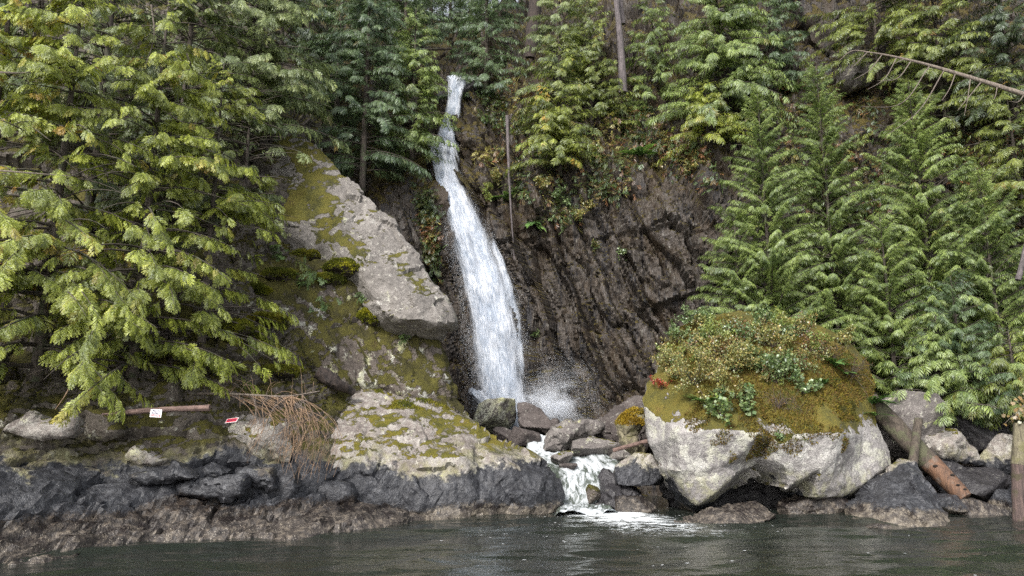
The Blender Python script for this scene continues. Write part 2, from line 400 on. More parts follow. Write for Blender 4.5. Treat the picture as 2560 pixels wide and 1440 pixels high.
# ------------------------------------------------------------------ terrain
def heightfield(name, ctrl, x0, x1, z0, z1, step, mat, disp, ztop=None, kind='structure', label=None, cat=None, side=1):
    pts = [P(*c) if len(c) == 3 else np.array(c[1]) for c in ctrl]
    xs = np.arange(x0, x1, step); zs = np.arange(z0, z1, step)
    gx, gz = np.meshgrid(xs, zs); q = np.stack([gx.ravel(), gz.ravel()], 1)
    y = rbf([p[[0, 2]] for p in pts], [p[1] for p in pts], q)
    nx, nz = len(xs), len(zs)
    Yg = y.reshape(nz, nx)
    dx = np.gradient(Yg, step, axis=1); dz = np.gradient(Yg, step, axis=0)
    N = np.stack([dx.ravel(), -np.ones(nx * nz), dz.ravel()], 1); N /= np.linalg.norm(N, axis=1, keepdims=True)
    V = np.stack([q[:, 0], y, q[:, 1]], 1)
    V = V + disp(V, N)
    i = (np.arange(nz - 1)[:, None] * nx + np.arange(nx - 1)[None]).ravel()
    Q = np.stack([i, i + 1, i + nx + 1, i + nx], 1)
    if ztop is not None:
        keep = V[Q[:, 0], 2] < ztop(V[Q[:, 0], 0]); Q = Q[keep]
    T = np.concatenate([Q[:, [0, 1, 2]], Q[:, [0, 2, 3]]])
    SURF[name] = (V, T)
    o = mkmesh(name, V, Q, mat, smooth=True, sharp=32); tag(o, label, cat, kind=kind); return o

def z0pt(px, py, z=0.0):
    return (None, PZ(px, py, z))
cliff_c = [(860, 1000, 41), (1000, 900, 41.2), (1050, 600, 41.2), (1000, 450, 42), (900, 450, 42.5), (760, 500, 42), (900, 200, 45), (760, 100, 46), (600, 0, 47), (400, 300, 46),
  (1085, 500, 42), (1092, 330, 44.6), (1100, 220, 45.8), (1200, 720, 42.9), (1160, 560, 43.1), (1240, 900, 42.6), (1290, 1060, 42.3), (1130, 200, 46.6), (1130, 290, 45.6), (1110, 390, 44.6), (1120, 450, 44.0),
  (1140, 160, 52), (1140, 110, 57), (1150, 40, 64), (1080, 120, 52), (1200, 120, 50),
  (1190, 450, 42.6), (1175, 330, 43.6), (1200, 240, 44.8), (1260, 600, 41.6), (1320, 720, 41.0), (1350, 900, 40.6), (1400, 1040, 40.4), (1350, 520, 41.2), (1350, 400, 42), (1300, 250, 44), (1320, 100, 47), (1400, 300, 43.5),
  (1500, 600, 40.2), (1500, 450, 40.9), (1500, 300, 43), (1500, 100, 46), (1600, 700, 39.6), (1600, 480, 40.2), (1600, 900, 39), (1550, 1040, 38.6), (1700, 750, 38.8), (1720, 600, 39.2), (1700, 400, 41), (1700, 250, 43), (1700, 60, 46),
  (1800, 900, 38.6), (1800, 600, 39), (1850, 300, 42.5), (1880, 60, 45), (2000, 100, 44.5), (2060, 40, 45.5), (2050, 300, 42), (2000, 600, 42), (2130, 180, 43), (2150, 350, 41), (2100, 700, 41), (2000, 1000, 39.5),
  (2300, 300, 40), (2300, 50, 43), (2300, 700, 39.5), (2300, 1000, 37), (2250, 1150, 34), (2500, 50, 40), (2500, 300, 38), (2500, 600, 37.5), (2500, 900, 35), (2500, 1150, 32.5),
  (2800, 100, 37), (2800, 700, 33), (2800, 1150, 30), (2400, 1250, 31.4), (2800, 1260, 29.5), (2000, 1200, 36), (1500, 1200, 38), (1250, 1200, 41.5), (3200, 700, 30), (3200, 1200, 28), (3200, 100, 33)]
SA = np.array([[.93, 0, .367], [0, 1, 0], [-.367, 0, .93]])      # rows: across the beds, depth, along the beds
def cliff_disp(V, N):
    q = V @ SA.T
    w = q + np.stack([.42 * fbm(V / 2.4, 4, 3) + .45 * fbm(V / 7, 2, 6), 0 * V[:, 0], .5 * fbm(V / 3.0, 3, 4)], 1)
    def saw(scale, ln, s):
        a = w[:, 0] / scale; seg = np.floor(w[:, 2] / ln + hsh(np.floor(a).astype(np.int64), np.zeros(len(a), np.int64), np.zeros(len(a), np.int64), s) * 3).astype(np.int64)
        a = a + .6 * (hsh(seg, np.zeros(len(a), np.int64), np.zeros(len(a), np.int64), s + 5) - .5)
        b = np.floor(a).astype(np.int64); fr = a - b; h = hsh(b, seg, 0 * b, s + 9)
        return fr ** 1.5 * (.4 + 1.0 * h) + (h - .5) * .5 - .55 * np.exp(-fr / .08)
    rough = sstep(-6.5, -4.5, V[:, 0]) * (1 - .55 * sstep(16, 22, V[:, 0])) * (.3 + .7 * sstep(3.8, 6.5, V[:, 2] + (V[:, 0] > 4) * 2))
    e = (.60 * saw(1.7, 9.0, 1) + .16 * saw(.5, 3.0, 2) + .62 * facet(w / np.array([1.25, 1.7, 5.2]), 34, .6) + .20 * facet(w / np.array([.42, .8, 3.2]), 35, .6) + .10 * facet(w / np.array([.2, .4, .9]), 36, .5)) * (.25 + .75 * rough)
    e = e + (.75 - .45 * rough) * .5 * facet(V / np.array([1.9, 1.9, 2.4]), 31) + .12 * facet(V / .8, 32, .4) * (1 - .5 * rough) + .5 * fbm(V / 4.5, 3, 8)
    # the level joint across the cliff: the beds above it stand out and overhang
    zl = 13.85 + .25 * fbm(V / 1.6, 3, 77); fr = sstep(-1.6, -.6, V[:, 0]) * (1 - sstep(10.5, 12.5, V[:, 0]))
    up = V[:, 2] - zl; e = e + fr * np.clip(.15 + 1.7 * vnoise(V / 2.6, 79), 0, 1) * (.18 * sstep(-.02, .14, up) * (1 - .8 * sstep(.5, 6, up)) - .16 * np.exp(-(np.abs(up + .10) / .09) ** 2) * (.5 + .9 * vnoise(V / .9, 78)))
    z2 = 9.7 + (V[:, 0] - 8) * .35; f2 = sstep(6.3, 7, V[:, 0]) * (1 - sstep(10.8, 12, V[:, 0])); u2 = V[:, 2] - z2
    e = e + f2 * .5 * sstep(0, .12, u2) * (1 - sstep(.6, 3, u2))
    return N * e[:, None]
cliff = heightfield('rock_cliff', cliff_c, -22, 34, -1, 41, .095, m_slate, cliff_disp,
    ztop=lambda x: np.where(np.abs(x + 4.2) < 3.2, 39.6, 60), label='steep layered dark rock cliff rising behind the waterfall', cat='cliff')

hill_c = [z0pt(-700, 1455), z0pt(-300, 1430), z0pt(0, 1400), z0pt(150, 1385), z0pt(300, 1366), z0pt(430, 1350), z0pt(560, 1342), z0pt(800, 1325), z0pt(1000, 1306), z0pt(1200, 1292), z0pt(1400, 1275),
  (None, PZ(0, 1400, 0) + [0, -3.0, -1.8]), (None, PZ(500, 1345, 0) + [0, -3.0, -1.8]), (None, PZ(1000, 1306, 0) + [0, -3, -1.8]), (None, PZ(-700, 1455, 0) + [0, -3, -1.8]), (None, PZ(1400, 1275, 0) + [0, -3, -1.6]),
  (-300, 1250, 19.6), (-300, 1050, 21), (0, 1320, 19.7), (0, 1250, 20.7), (0, 1180, 21.6), (0, 1100, 22.3), (0, 1020, 22.9), (150, 1290, 21.2), (150, 1180, 22.6), (150, 1060, 23.4), (300, 1300, 22.0), (300, 1240, 22.9), (300, 1170, 23.6), (300, 1100, 24.2), (300, 1030, 24.6),
  (450, 1290, 22.8), (450, 1240, 23.6), (450, 1170, 24.2), (450, 1080, 24.9), (450, 1000, 25.4), (600, 1290, 23.7), (600, 1230, 24.6), (600, 1160, 25.4), (600, 1060, 26.2), (600, 950, 27.0), (760, 1260, 25.2), (760, 1190, 26.2), (760, 1100, 27.4), (760, 1000, 28.6),
  (900, 1230, 27.4), (900, 1100, 29.5), (900, 1000, 31), (300, 950, 25.2), (0, 950, 23.9), (-300, 900, 22.5), (300, 850, 26.4), (0, 800, 25.8), (600, 800, 28.6), (750, 850, 30), (300, 600, 29.5), (0, 600, 28.5), (600, 600, 31), (740, 600, 33), (700, 450, 33.5), (300, 300, 34), (600, 250, 36), (0, 250, 33), (300, 0, 38.5), (0, 0, 37), (600, 0, 40),
  (-300, 300, 30), (-300, 0, 34), (-600, 600, 24), (740, 300, 37), (850, 300, 45), (850, 100, 49), (880, 500, 44), (900, 750, 38), (1000, 1000, 36), (1050, 1150, 33), (1200, 1180, 33), (1400, 1200, 33.4), (1150, 1000, 46), (1250, 1000, 50), (1300, 900, 60), (1250, 1062, 45), (1350, 1100, 41), (1100, 900, 46), (1450, 1100, 45), (1300, 1130, 38), (1400, 1000, 60)]
def hill_disp(V, N):
    a = fbm(V / 3.0, 4, 5); z = V[:, 2]; low = 1 - sstep(3.6, 5.0, z)
    tilt = V @ np.array([[.98, 0, -.17], [0, 1, 0], [.17, 0, .98]])
    e = low * (.27 * facet(tilt / np.array([2.6, 2.0, .8]), 61, .6) + .09 * facet(tilt / np.array([.75, .7, .26]), 62, .6) + .028 * facet(V / .22, 63, .3)) + (1 - low) * (.5 * facet(V / 1.7, 64, .4) + .2 * facet(V / .6, 65, .3)) + .35 * a
    e = e + (1 - sstep(.9, 1.6, z)) * (.10 * facet(tilt / np.array([.55, .5, .30]), 66, .6) + .05 * facet(V / .2, 67, .4)) - .05
    return N * e[:, None]
hill = heightfield('hillside', hill_c, -29, 2.0, -1.4, 33, .075, m_shore, hill_disp, label='dark rocky shore ledge rising to a mossy wooded bank', cat='hillside')

# sea bed and water
MB_ = None
def grid_mesh(name, x0, x1, y0, y1, nx, ny, zf, mat, **k):
    gx, gy = np.meshgrid(np.linspace(x0, x1, nx), np.linspace(y0, y1, ny)); q = np.stack([gx.ravel(), gy.ravel(), 0 * gx.ravel()], 1); q[:, 2] = zf(q)
    i = (np.arange(ny - 1)[:, None] * nx + np.arange(nx - 1)[None]).ravel(); Q = np.stack([i, i + 1, i + nx + 1, i + nx], 1)
    return mkmesh(name, q, Q, mat, **k), q, Q
bed, _, _ = grid_mesh('ground', -150, 150, -120, 120, 90, 70, lambda q: -2.6 + .3 * fbm(q / 3, 3, 9), m_hill); tag(bed, kind='structure')

def water_mat():
    g = G('water'); ge = g.geo(); pos = ge.outputs['Position']
    n1 = g.noise(g.map(pos, rot=(0, 0, R(12)), scale=(.8, 1.7, 1)), 1.5, 4, .6); n2 = g.noise(g.map(pos, rot=(0, 0, R(-20)), scale=(1, 2.2, 1)), 6, 4, .6)
    b = g.bump(g.math('ADD', g.math('MULTIPLY', n1, .6), g.math('MULTIPLY', n2, .07)), .07, 1.0)
    body = g.n('BsdfDiffuse', None, Color=(.028, .035, .029)).outputs[0]; tr = g.n('BsdfTransparent', None, Color=(.42, .47, .36)).outputs[0]
    inner = g.n('MixShader', None, i0=.55, i1=tr, i2=body).outputs[0]
    gl = g.n('BsdfGlossy', None, Color=(1, 1, 1), Roughness=.05, Normal=b).outputs[0]; fr = g.n('Fresnel', None, IOR=1.34, Normal=b).outputs[0]
    return g.end(g.n('MixShader', None, i0=fr, i1=inner, i2=gl).outputs[0])
m_water = water_mat()
def wave(q):
    a = q[:, :2] @ np.array([[math.cos(.25), -math.sin(.25)], [math.sin(.25), math.cos(.25)]])
    p = np.stack([a[:, 0] * .24, a[:, 1] * .55, 0 * a[:, 0]], 1)
    r1 = 1 - np.abs(fbm(p, 3, 90)) * 2; z = .16 * fbm(p * .6, 2, 91) + .12 * r1 + .010 * (1 - 2 * np.abs(fbm(p * 3.3, 3, 92)))
    w = np.hypot(q[:, 0] - WOUT[0], q[:, 1] - WOUT[1]); z = z + .05 * np.exp(-w / 3.0) * fbm(q * 2.6, 3, 93)
    return z * (1 - .75 * sstep(24, 32, q[:, 1])) - .06
WOUT = PZ(1460, 1262, 0)
water, wq, wQ = grid_mesh('water', -22, 24, 9, 38, 520, 400, wave, m_water); tag(water, kind='structure')
xo = [-150, -22, 24, 150]; V = []; Q = []
for (a, b, c, d) in ((-150, 150, -120, 9), (-150, -22, 9, 38), (24, 150, 9, 38), (-150, 150, 38, 44)):
    k = len(V); V += [(a, c, -.06), (b, c, -.06), (b, d, -.06), (a, d, -.06)]; Q.append((k, k + 1, k + 2, k + 3))
tag(mkmesh('water', np.array(V, float), np.array(Q), m_water), kind='structure')

# ------------------------------------------------------------------ big rocks
relief('rock_outcrop', [(690, 350, 34.6), (745, 338, 34.9), (790, 356, 35), (832, 418, 34.5), (880, 458, 34.0), (930, 499, 33.6), (985, 560, 33.1), (1030, 624, 32.6), (1070, 680, 32.2), (1110, 736, 31.8), (1138, 786, 31.8), (1145, 818, 32.2), (1118, 842, 32.6), (1072, 858, 32.7), (1030, 854, 32.5), (985, 842, 32.2), (940, 808, 31.8), (912, 770, 31.6), (895, 735, 32.0), (850, 730, 32.8), (790, 730, 33.2), (730, 720, 33.6), (660, 690, 34.0), (610, 620, 34.4), (600, 500, 34.8), (640, 400, 34.9)],
       33, m_pale, inner=[(780, 470, 33.5), (840, 600, 32.0), (900, 660, 31.3), (850, 670, 31.9), (780, 620, 32.6), (990, 720, 30.7), (955, 782, 30.6), (1000, 800, 30.35), (1050, 800, 30.4), (1098, 806, 30.8), (1128, 802, 31.2), (1040, 740, 30.7), (925, 735, 30.9), (860, 520, 32.9), (720, 560, 32.6)], back=4.0, rnd=.04, rr=.2, s=.09, amp=.14, jit=.15, fs=1.7, seed=3, fine=.05, lin=.8, label='big sloping pale rock outcrop, moss streaked, jutting toward the waterfall', cat='rock outcrop')
relief('rock_outcrop', [(560, 640), (690, 635), (800, 650), (900, 715), (960, 790), (1080, 840, 32.6), (1108, 870, 32.6), (1128, 950, 32.6), (1150, 1000, 32.6), (1182, 1042, 32.6), (1190, 1075, 33), (1100, 1090), (900, 1090), (720, 1080, 31), (600, 1000, 29.5), (540, 850, 29.5)],
       32.2, m_mossrock, inner=[(800, 760, 31.2), (900, 850, 31.2), (1000, 900, 31.6), (850, 950, 30.9), (1050, 980, 31.6), (700, 900, 30), (650, 760, 30.3), (720, 700, 31)], back=3.0, rnd=.2, rr=.5, s=.13, amp=.24, fs=1.2, seed=14, fine=.08, aniso=np.array([[1.3, 0, .7], [0, 1, 0], [-.3, 0, .5]]), label='brown and mossy rock wall beneath the overhanging pale outcrop', cat='rock outcrop')
slab = relief('boulder', [(690, 1030, 30), (740, 1000, 31), (800, 975, 31.5), (850, 962, 31.8), (920, 955, 32), (1000, 965, 32), (1060, 988, 32), (1120, 1020, 32), (1180, 1050, 31.6), (1250, 1090, 31.2), (1320, 1130, 30.8), (1372, 1160, 30.4), (1396, 1190, 30.2), (1409, 1230, 30.0), (1408, 1268, 30.0), (1390, 1310, 29.4), (1200, 1330, 28.5), (1000, 1335, 27.6), (840, 1320, 27), (810, 1240, 27), (800, 1150, 28), (760, 1130, 28.6), (700, 1100, 29.2)],
       30, m_granite, inner=[(850, 1150, 27.6), (1000, 1140, 27.9), (1150, 1145, 28.3), (1280, 1160, 28.8), (1360, 1185, 29.3), (900, 1250, 27.2), (1050, 1260, 27.6), (1200, 1255, 28.2), (1330, 1250, 28.9), (900, 1050, 29.6), (1000, 1040, 30.0), (1100, 1080, 29.8), (800, 1060, 29.4), (1200, 1110, 29.9), (1000, 1095, 28.9)], back=2.0, rnd=.15, rr=.5, s=.075, amp=.17, fs=1.5, seed=7, fine=.045, label='long low boulder with a mossy crown, pale flank and black waterline, before the outcrop', cat='boulder')
relief('boulder', [(545, 1075), (600, 1035), (660, 1040), (712, 1060), (730, 1110), (720, 1150), (660, 1172), (600, 1165), (550, 1140)], 26.7, m_granite, inner=[(640, 1100, 25.9)], back=1.5, rnd=.3, rr=.4, s=.09, seed=9, amp=.14, fs=.9, label='grey lichen spotted boulder beneath the drooping bare branch', cat='boulder')
relief('shore_slab', [(560, 1362, 22.2), (640, 1325, 23.4), (720, 1298, 24.3), (790, 1268, 25.2), (880, 1250, 26.3), (960, 1260, 26.6), (1014, 1280, 26.8), (1022, 1300, 26.6), (960, 1325, 25.2), (820, 1345, 23.8), (660, 1375, 22)], 25, m_shore, inner=[(800, 1300, 24.0), (900, 1288, 25.1)], back=1.0, rnd=.12, rr=.3, s=.08, amp=.12, fs=.7, seed=17, fine=.05, aniso=np.array([[.4, 0, .15], [0, .7, 0], [-.3, 0, 1.6]]), label='flat tan barnacle crusted ledge sloping into the water', cat='rock ledge')
big = relief('boulder', [(1604, 1010, 29.6), (1618, 960, 30.2), (1642, 915, 31), (1662, 860, 32), (1702, 822, 32.8), (1760, 790, 33.2), (1850, 774, 33.4), (1950, 788, 33.4), (2050, 812, 33.2), (2120, 852, 32.6), (2165, 900, 31.8), (2188, 960, 31), (2186, 1010, 30.4), (2196, 1060, 30), (2226, 1130, 29.8), (2230, 1168, 29.8), (2200, 1205, 30.6), (2160, 1235, 30.5), (2108, 1264, 30.4), (2040, 1266, 30.2), (1962, 1238, 30.2), (1904, 1204, 30.3), (1872, 1182, 30.2), (1832, 1222, 30.3), (1782, 1264, 30.2), (1738, 1286, 30.0), (1690, 1262, 30.2), (1662, 1212, 30.0), (1650, 1160, 29.6), (1622, 1115, 29.3)],
       30, m_boulder, inner=[(1700, 1085, 27.6), (1800, 1072, 27.3), (1900, 1082, 27.2), (1930, 1095, 27.6), (1990, 1088, 27.0), (2100, 1082, 27.2), (2160, 1090, 29.0), (1740, 1000, 28.3), (1900, 990, 28.5), (2080, 1000, 28.5), (1680, 960, 29.4), (1760, 900, 29.8), (1900, 900, 29.9), (2050, 900, 30.0), (1850, 830, 31.6), (2000, 850, 31.2), (1925, 1094, 27.8), (1905, 1128, 28.3), (1882, 1166, 28.8), (1885, 1100, 27.2), (1862, 1132, 27.5), (1952, 1112, 27.1), (1935, 1150, 27.6), (1700, 1180, 28.0), (1800, 1170, 27.8), (1850, 1160, 28.3), (1900, 1150, 28.5), (1960, 1170, 27.5), (2050, 1170, 27.3), (2075, 1200, 27.7), (1672, 1168, 28.2), (1704, 1214, 28.3), (1741, 1262, 28.4), (1790, 1232, 28.1), (1842, 1182, 28.0), (1916, 1190, 28.1), (1970, 1220, 27.8), (2040, 1246, 27.8), (2104, 1244, 28.2), (2155, 1214, 28.7), (2196, 1180, 29.1), (2150, 1150, 28.9)],
       back=3.5, rnd=.03, rr=.2, s=.08, lin=.85, amp=.06, fs=2.2, seed=23, fine=.035, label='huge boulder topped with moss and shrubs standing over a dark hollow', cat='boulder')
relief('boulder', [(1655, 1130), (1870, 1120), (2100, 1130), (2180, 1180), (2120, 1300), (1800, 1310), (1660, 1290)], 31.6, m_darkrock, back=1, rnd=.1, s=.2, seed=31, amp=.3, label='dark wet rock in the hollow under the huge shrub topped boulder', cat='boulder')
relief('boulder', [(2130, 1300, 27), (2120, 1262, 28.2), (2160, 1215, 28.8), (2210, 1175, 29), (2244, 1146, 29), (2290, 1150, 28.6), (2310, 1190, 28.2), (2345, 1240, 27.6), (2378, 1302, 26.8), (2366, 1345, 26), (2290, 1345, 25.6), (2200, 1325, 26.2)], 27.8, m_granite, inner=[(2250, 1240, 27.2), (2310, 1260, 26.8), (2270, 1180, 27.9), (2200, 1270, 27), (2330, 1310, 26.0)], back=1.6, rnd=.15, rr=.3, s=.075, amp=.13, fs=.9, seed=41, aniso=np.array([[1.2, 0, .6], [0, 1, 0], [-.3, 0, .5]]), label='pointed prism rock with barnacle crusted foot, beside the huge boulder', cat='boulder')
relief('boulder', [(1670, 1312, 26.5), (1720, 1290), (1790, 1272), (1850, 1258, 28), (1890, 1250, 28.2), (1920, 1268, 28), (1948, 1292), (1900, 1312, 26.6), (1780, 1325, 26)], 27.3, m_shore, inner=[(1840, 1285, 26.8)], back=1, rnd=.12, rr=.3, s=.075, amp=.1, fs=.7, seed=43, label='low tan barnacle rock at the mouth of the dark hollow', cat='boulder')
relief('boulder', [(1955, 1262), (2000, 1242), (2080, 1240), (2135, 1258), (2142, 1285), (2080, 1300), (1970, 1296)], 28.6, m_shore, back=1, rnd=.3, rr=.4, s=.09, seed=44, label='low grey rock propping the huge boulder at the waterline', cat='boulder')
# stream and plunge pool stones
boulder(1232, 1040, 112, 84, 38, 51, m_lichen, 'pale lichen spotted boulder at the foot of the waterfall', name='boulder')
boulder(1334, 1050, 104, 68, 37.6, 64, m_redrock, 'dark reddish angular rock before the spray of the waterfall', rot=-22)
boulder(1388, 1068, 60, 44, 37.4, 55, m_redrock, 'small dark reddish rock beside the larger angular one', rot=-20)
relief('boulder', [(1355, 1128), (1362, 1100), (1380, 1072), (1412, 1052), (1470, 1043), (1514, 1062), (1506, 1080), (1468, 1098), (1430, 1128), (1390, 1136)], 35.2, m_stream, inner=[(1430, 1085, 34.2)], back=2, rnd=.3, rr=.5, s=.08, amp=.12, fs=.9, seed=53, label='flat topped grey boulder leaning over the upper stream', cat='boulder')
relief('boulder', [(1440, 1130), (1480, 1060, 37.4), (1540, 1012, 38.2), (1578, 990, 38.4), (1625, 1000, 37.8), (1640, 1060), (1620, 1130), (1560, 1150), (1490, 1150)], 36.6, m_redrock, inner=[(1560, 1060, 35.8)], back=2, rnd=.2, rr=.5, s=.1, amp=.2, fs=1.0, seed=54, label='brown sloping boulder beyond the mossy log by the stream', cat='boulder')
boulder(1500, 1122, 140, 56, 34.4, 56, m_stream, 'speckled low boulder beneath the flat topped one by the stream', rot=-4)
boulder(1560, 1142, 76, 44, 33.8, 57, m_stream, 'brown rounded rock at the right bank of the stream, below the driftwood stick')
boulder(1404, 1146, 56, 36, 33.0, 58, m_stream, 'rounded grey stone standing in the middle of the stream', planes=18)
boulder(1420, 1166, 44, 16, 32.6, 59, m_redrock, 'flat wet stone just below the rounded one in the stream', planes=8)
boulder(1310, 1090, 80, 50, 36, 71, m_redrock, 'brown wet rock at the lip of the upper cascade')
boulder(1268, 1090, 70, 44, 36.5, 72, m_redrock, 'wet rock tucked behind the long low boulder')
boulder(1600, 1170, 122, 78, 30.6, 60, m_granite, 'black footed boulder with a yellow green cap beside the stream', rough=.04)
relief('boulder', [(1492, 1262, 30.2), (1496, 1200, 31), (1504, 1172, 31.2), (1520, 1164, 31.2), (1560, 1200, 31), (1600, 1235), (1628, 1275, 29.6), (1560, 1290, 29.2)], 30.4, m_darkrock, inner=[(1545, 1240, 29.6)], back=1.2, rnd=.15, rr=.3, s=.075, amp=.14, fs=.7, seed=61, aniso=np.array([[1.2, 0, .6], [0, 1, 0], [-.3, 0, .5]]), label='dark angular rock splitting the stream at its outlet', cat='boulder')
boulder(1484, 1236, 38, 50, 30.2, 62, m_mossrock, 'small moss green stone in the stream outlet', planes=22)
boulder(1590, 1262, 100, 46, 29.4, 63, m_shore, 'low barnacled stone beside the stream outlet')
boulder(1192, 990, 50, 46, 40.8, 65, m_darkrock, 'dark rounded rock washed by the edge of the waterfall', planes=18)
boulder(1136, 252, 24, 24, 45.2, 66, m_redrock, 'small brown rock splitting the top of the waterfall')
relief('rock_spike', [(1130, 292), (1142, 288), (1160, 318), (1185, 305), (1215, 330), (1205, 395), (1180, 420), (1158, 392), (1146, 352)], 43.6, m_slate, inner=[(1170, 350, 42.9)], back=1.5, rnd=.2, s=.1, amp=.2, fs=.6, seed=67, label='jagged brown rock spikes beside the upper waterfall', cat='rock')
boulder(1110, 228, 40, 50, 45.6, 68, m_darkrock, 'wet dark rock left of the waterfall lip')
boulder(1180, 222, 60, 60, 45.6, 69, m_darkrock, 'dark rock shouldering the waterfall lip under young trees')
boulder(2189, 1320, 62, 26, 24.3, 74, m_shore, 'tiny tan rock just breaking the water', planes=8)
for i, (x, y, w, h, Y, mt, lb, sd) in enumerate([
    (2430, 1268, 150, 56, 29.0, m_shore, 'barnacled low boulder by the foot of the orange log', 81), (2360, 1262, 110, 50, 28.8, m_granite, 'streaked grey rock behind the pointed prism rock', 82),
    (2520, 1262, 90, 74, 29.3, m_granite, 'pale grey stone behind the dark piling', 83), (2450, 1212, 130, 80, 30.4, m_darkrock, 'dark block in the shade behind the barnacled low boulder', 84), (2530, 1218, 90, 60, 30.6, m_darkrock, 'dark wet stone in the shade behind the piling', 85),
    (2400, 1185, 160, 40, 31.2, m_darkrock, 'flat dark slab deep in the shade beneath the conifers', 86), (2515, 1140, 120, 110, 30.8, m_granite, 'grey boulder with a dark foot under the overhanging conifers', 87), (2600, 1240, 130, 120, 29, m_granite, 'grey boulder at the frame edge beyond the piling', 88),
    (2255, 1060, 150, 170, 31.4, m_stream, 'tall pale stone behind the leaning log', 89), (2440, 1080, 150, 110, 32.2, m_darkrock, 'shaded boulder under the lowest conifer sprays', 90), (2350, 1170, 110, 80, 31.4, m_darkrock, 'dark stone under the pale wedge slab', 91), (2340, 1220, 80, 80, 30.8, m_darkrock, 'dark stone behind the orange end of the log', 92)]):  # the tall stone takes darker stream rock: its shade is in the colour
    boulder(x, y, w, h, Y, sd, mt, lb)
relief('boulder', [(2288, 1085), (2350, 1062), (2400, 1080), (2440, 1120), (2468, 1160), (2440, 1166), (2390, 1158), (2330, 1146), (2295, 1130)], 30.8, m_granite, inner=[(2370, 1110, 30.2)], back=1.2, rnd=.25, rr=.4, s=.08, amp=.12, fs=.8, seed=93, label='pale wedge shaped slab under the conifers', cat='boulder')
# dark blocks along the black ledge
for i, (o, Y, lb) in enumerate([
    ([(592, 1170), (640, 1166), (682, 1172), (690, 1215), (684, 1226), (640, 1222), (600, 1205)], 24.7, 'tilted black block lying over a dark gap in the ledge'),
    ([(425, 1168), (436, 1155), (470, 1178), (500, 1196), (430, 1210), (330, 1206), (320, 1185), (380, 1170)], 23.6, 'long black block on the ledge under the plank'),
    ([(430, 1205), (520, 1190), (618, 1188), (620, 1240), (560, 1255), (440, 1250)], 24.0, 'wide upright black block in the shore ledge'),
    ([(500, 1175), (520, 1158), (560, 1160), (575, 1182), (560, 1200), (505, 1200)], 25.0, 'rounded black stone at the back of the ledge'),
    ([(322, 1128), (350, 1112), (400, 1140), (418, 1150), (410, 1162), (350, 1168), (320, 1150)], 24.2, 'squarish olive stone wedged above the black ledge'),
    ([(690, 1190), (740, 1180), (760, 1215), (740, 1255), (680, 1262), (670, 1225)], 25.3, 'black boulder next to the tilted block'),
    ([(750, 1245), (800, 1210), (860, 1200), (890, 1222), (888, 1258), (820, 1275), (760, 1270)], 26.3, 'rounded black boulder before the long low boulder'),
    ([(200, 1075), (215, 1020), (250, 1015), (290, 1050), (302, 1085), (260, 1108), (215, 1098)], 23.9, 'mossy wedge of rock below the end of the plank'),
    ([(0, 1085), (20, 1055), (80, 1030), (150, 1050), (195, 1030), (200, 1075), (150, 1098), (60, 1100)], 22.6, 'pale lichen covered rock above the black ledge')]):
    relief('boulder', o, Y, m_granite if i in (4, 8) else m_shore, back=.9, rnd=.28, rr=.35, s=.07, amp=.10, fs=.8, fine=.03, seed=100 + i * 3, label=lb, cat='boulder')
# pale rock faces showing through the forest
relief('cliff_outcrop', [(1975, -60), (2000, 40), (2030, 100), (2068, 140), (2095, 110), (2098, 40), (2085, -60)], 43.5, m_slate, inner=[(2040, 40, 42.6)], back=3, rnd=.3, s=.14, amp=.3, fs=1.5, seed=131, aniso=np.array([[1.4, 0, .6], [0, 1, 0], [-.2, 0, .35]]), label='smooth grey rock face showing between trees high on the slope', cat='rock face')
relief('cliff_outcrop', [(2100, 200), (2112, 150), (2130, 118), (2150, 130), (2180, 190), (2170, 215), (2120, 225)], 41.5, m_stream, inner=[(2140, 180, 40.8)], back=2, rnd=.3, s=.14, amp=.25, fs=1.2, seed=133, label='pale blocky rock face under the leaning dead tree', cat='rock face')
# ------------------------------------------------------------------ foliage
def leaf_mat(name, trans=.32, gloss=.05, rough=.45):
    g = G(name); a = g.n('Attribute', {'attribute_name': 'Col'}).outputs['Color']
    d = g.n('BsdfDiffuse', None, Color=a).outputs[0]; t = g.n('BsdfTranslucent', None, Color=g.mix(1, a, (1.15, 1.2, .8), 'MULTIPLY')).outputs[0]
    m = g.n('MixShader', None, i0=trans, i1=d, i2=t).outputs[0]
    gl = g.n('BsdfGlossy', None, Color=(.9, .95, 1), Roughness=rough).outputs[0]
    return g.end(g.n('MixShader', None, i0=gloss, i1=m, i2=gl).outputs[0])
m_leaf = leaf_mat('conifer_foliage'); m_shrub = leaf_mat('shrub_leaves', .3, .06, .4)
def bark_mat(name, c1, c2, c3=None, scale=(9, 9, 1.2), rough=.9):
    g = G(name); tc = g.n('TexCoord').outputs['Object']; v = g.map(tc, scale=scale)
    n = g.noise(v, 1.6, 5, .65, .6); n2 = g.noise(tc, 2.2, 3)
    c = g.ramp(n, [(.32, c1), (.62, c2)])
    if c3: c = g.mix(g.step(n2, .5, .62), c, c3)
    b = g.bump(n, .05)
    return g.end(g.bsdf(Base_Color=c, Roughness=rough, Normal=b).outputs[0])
m_bark = bark_mat('cedar_bark', (.028, .022, .018), (.11, .09, .075), (.07, .075, .045))
m_twig = bark_mat('dead_twig', (.07, .055, .045), (.21, .175, .145))
m_greybark = bark_mat('grey_bark', (.04, .035, .036), (.135, .115, .118))

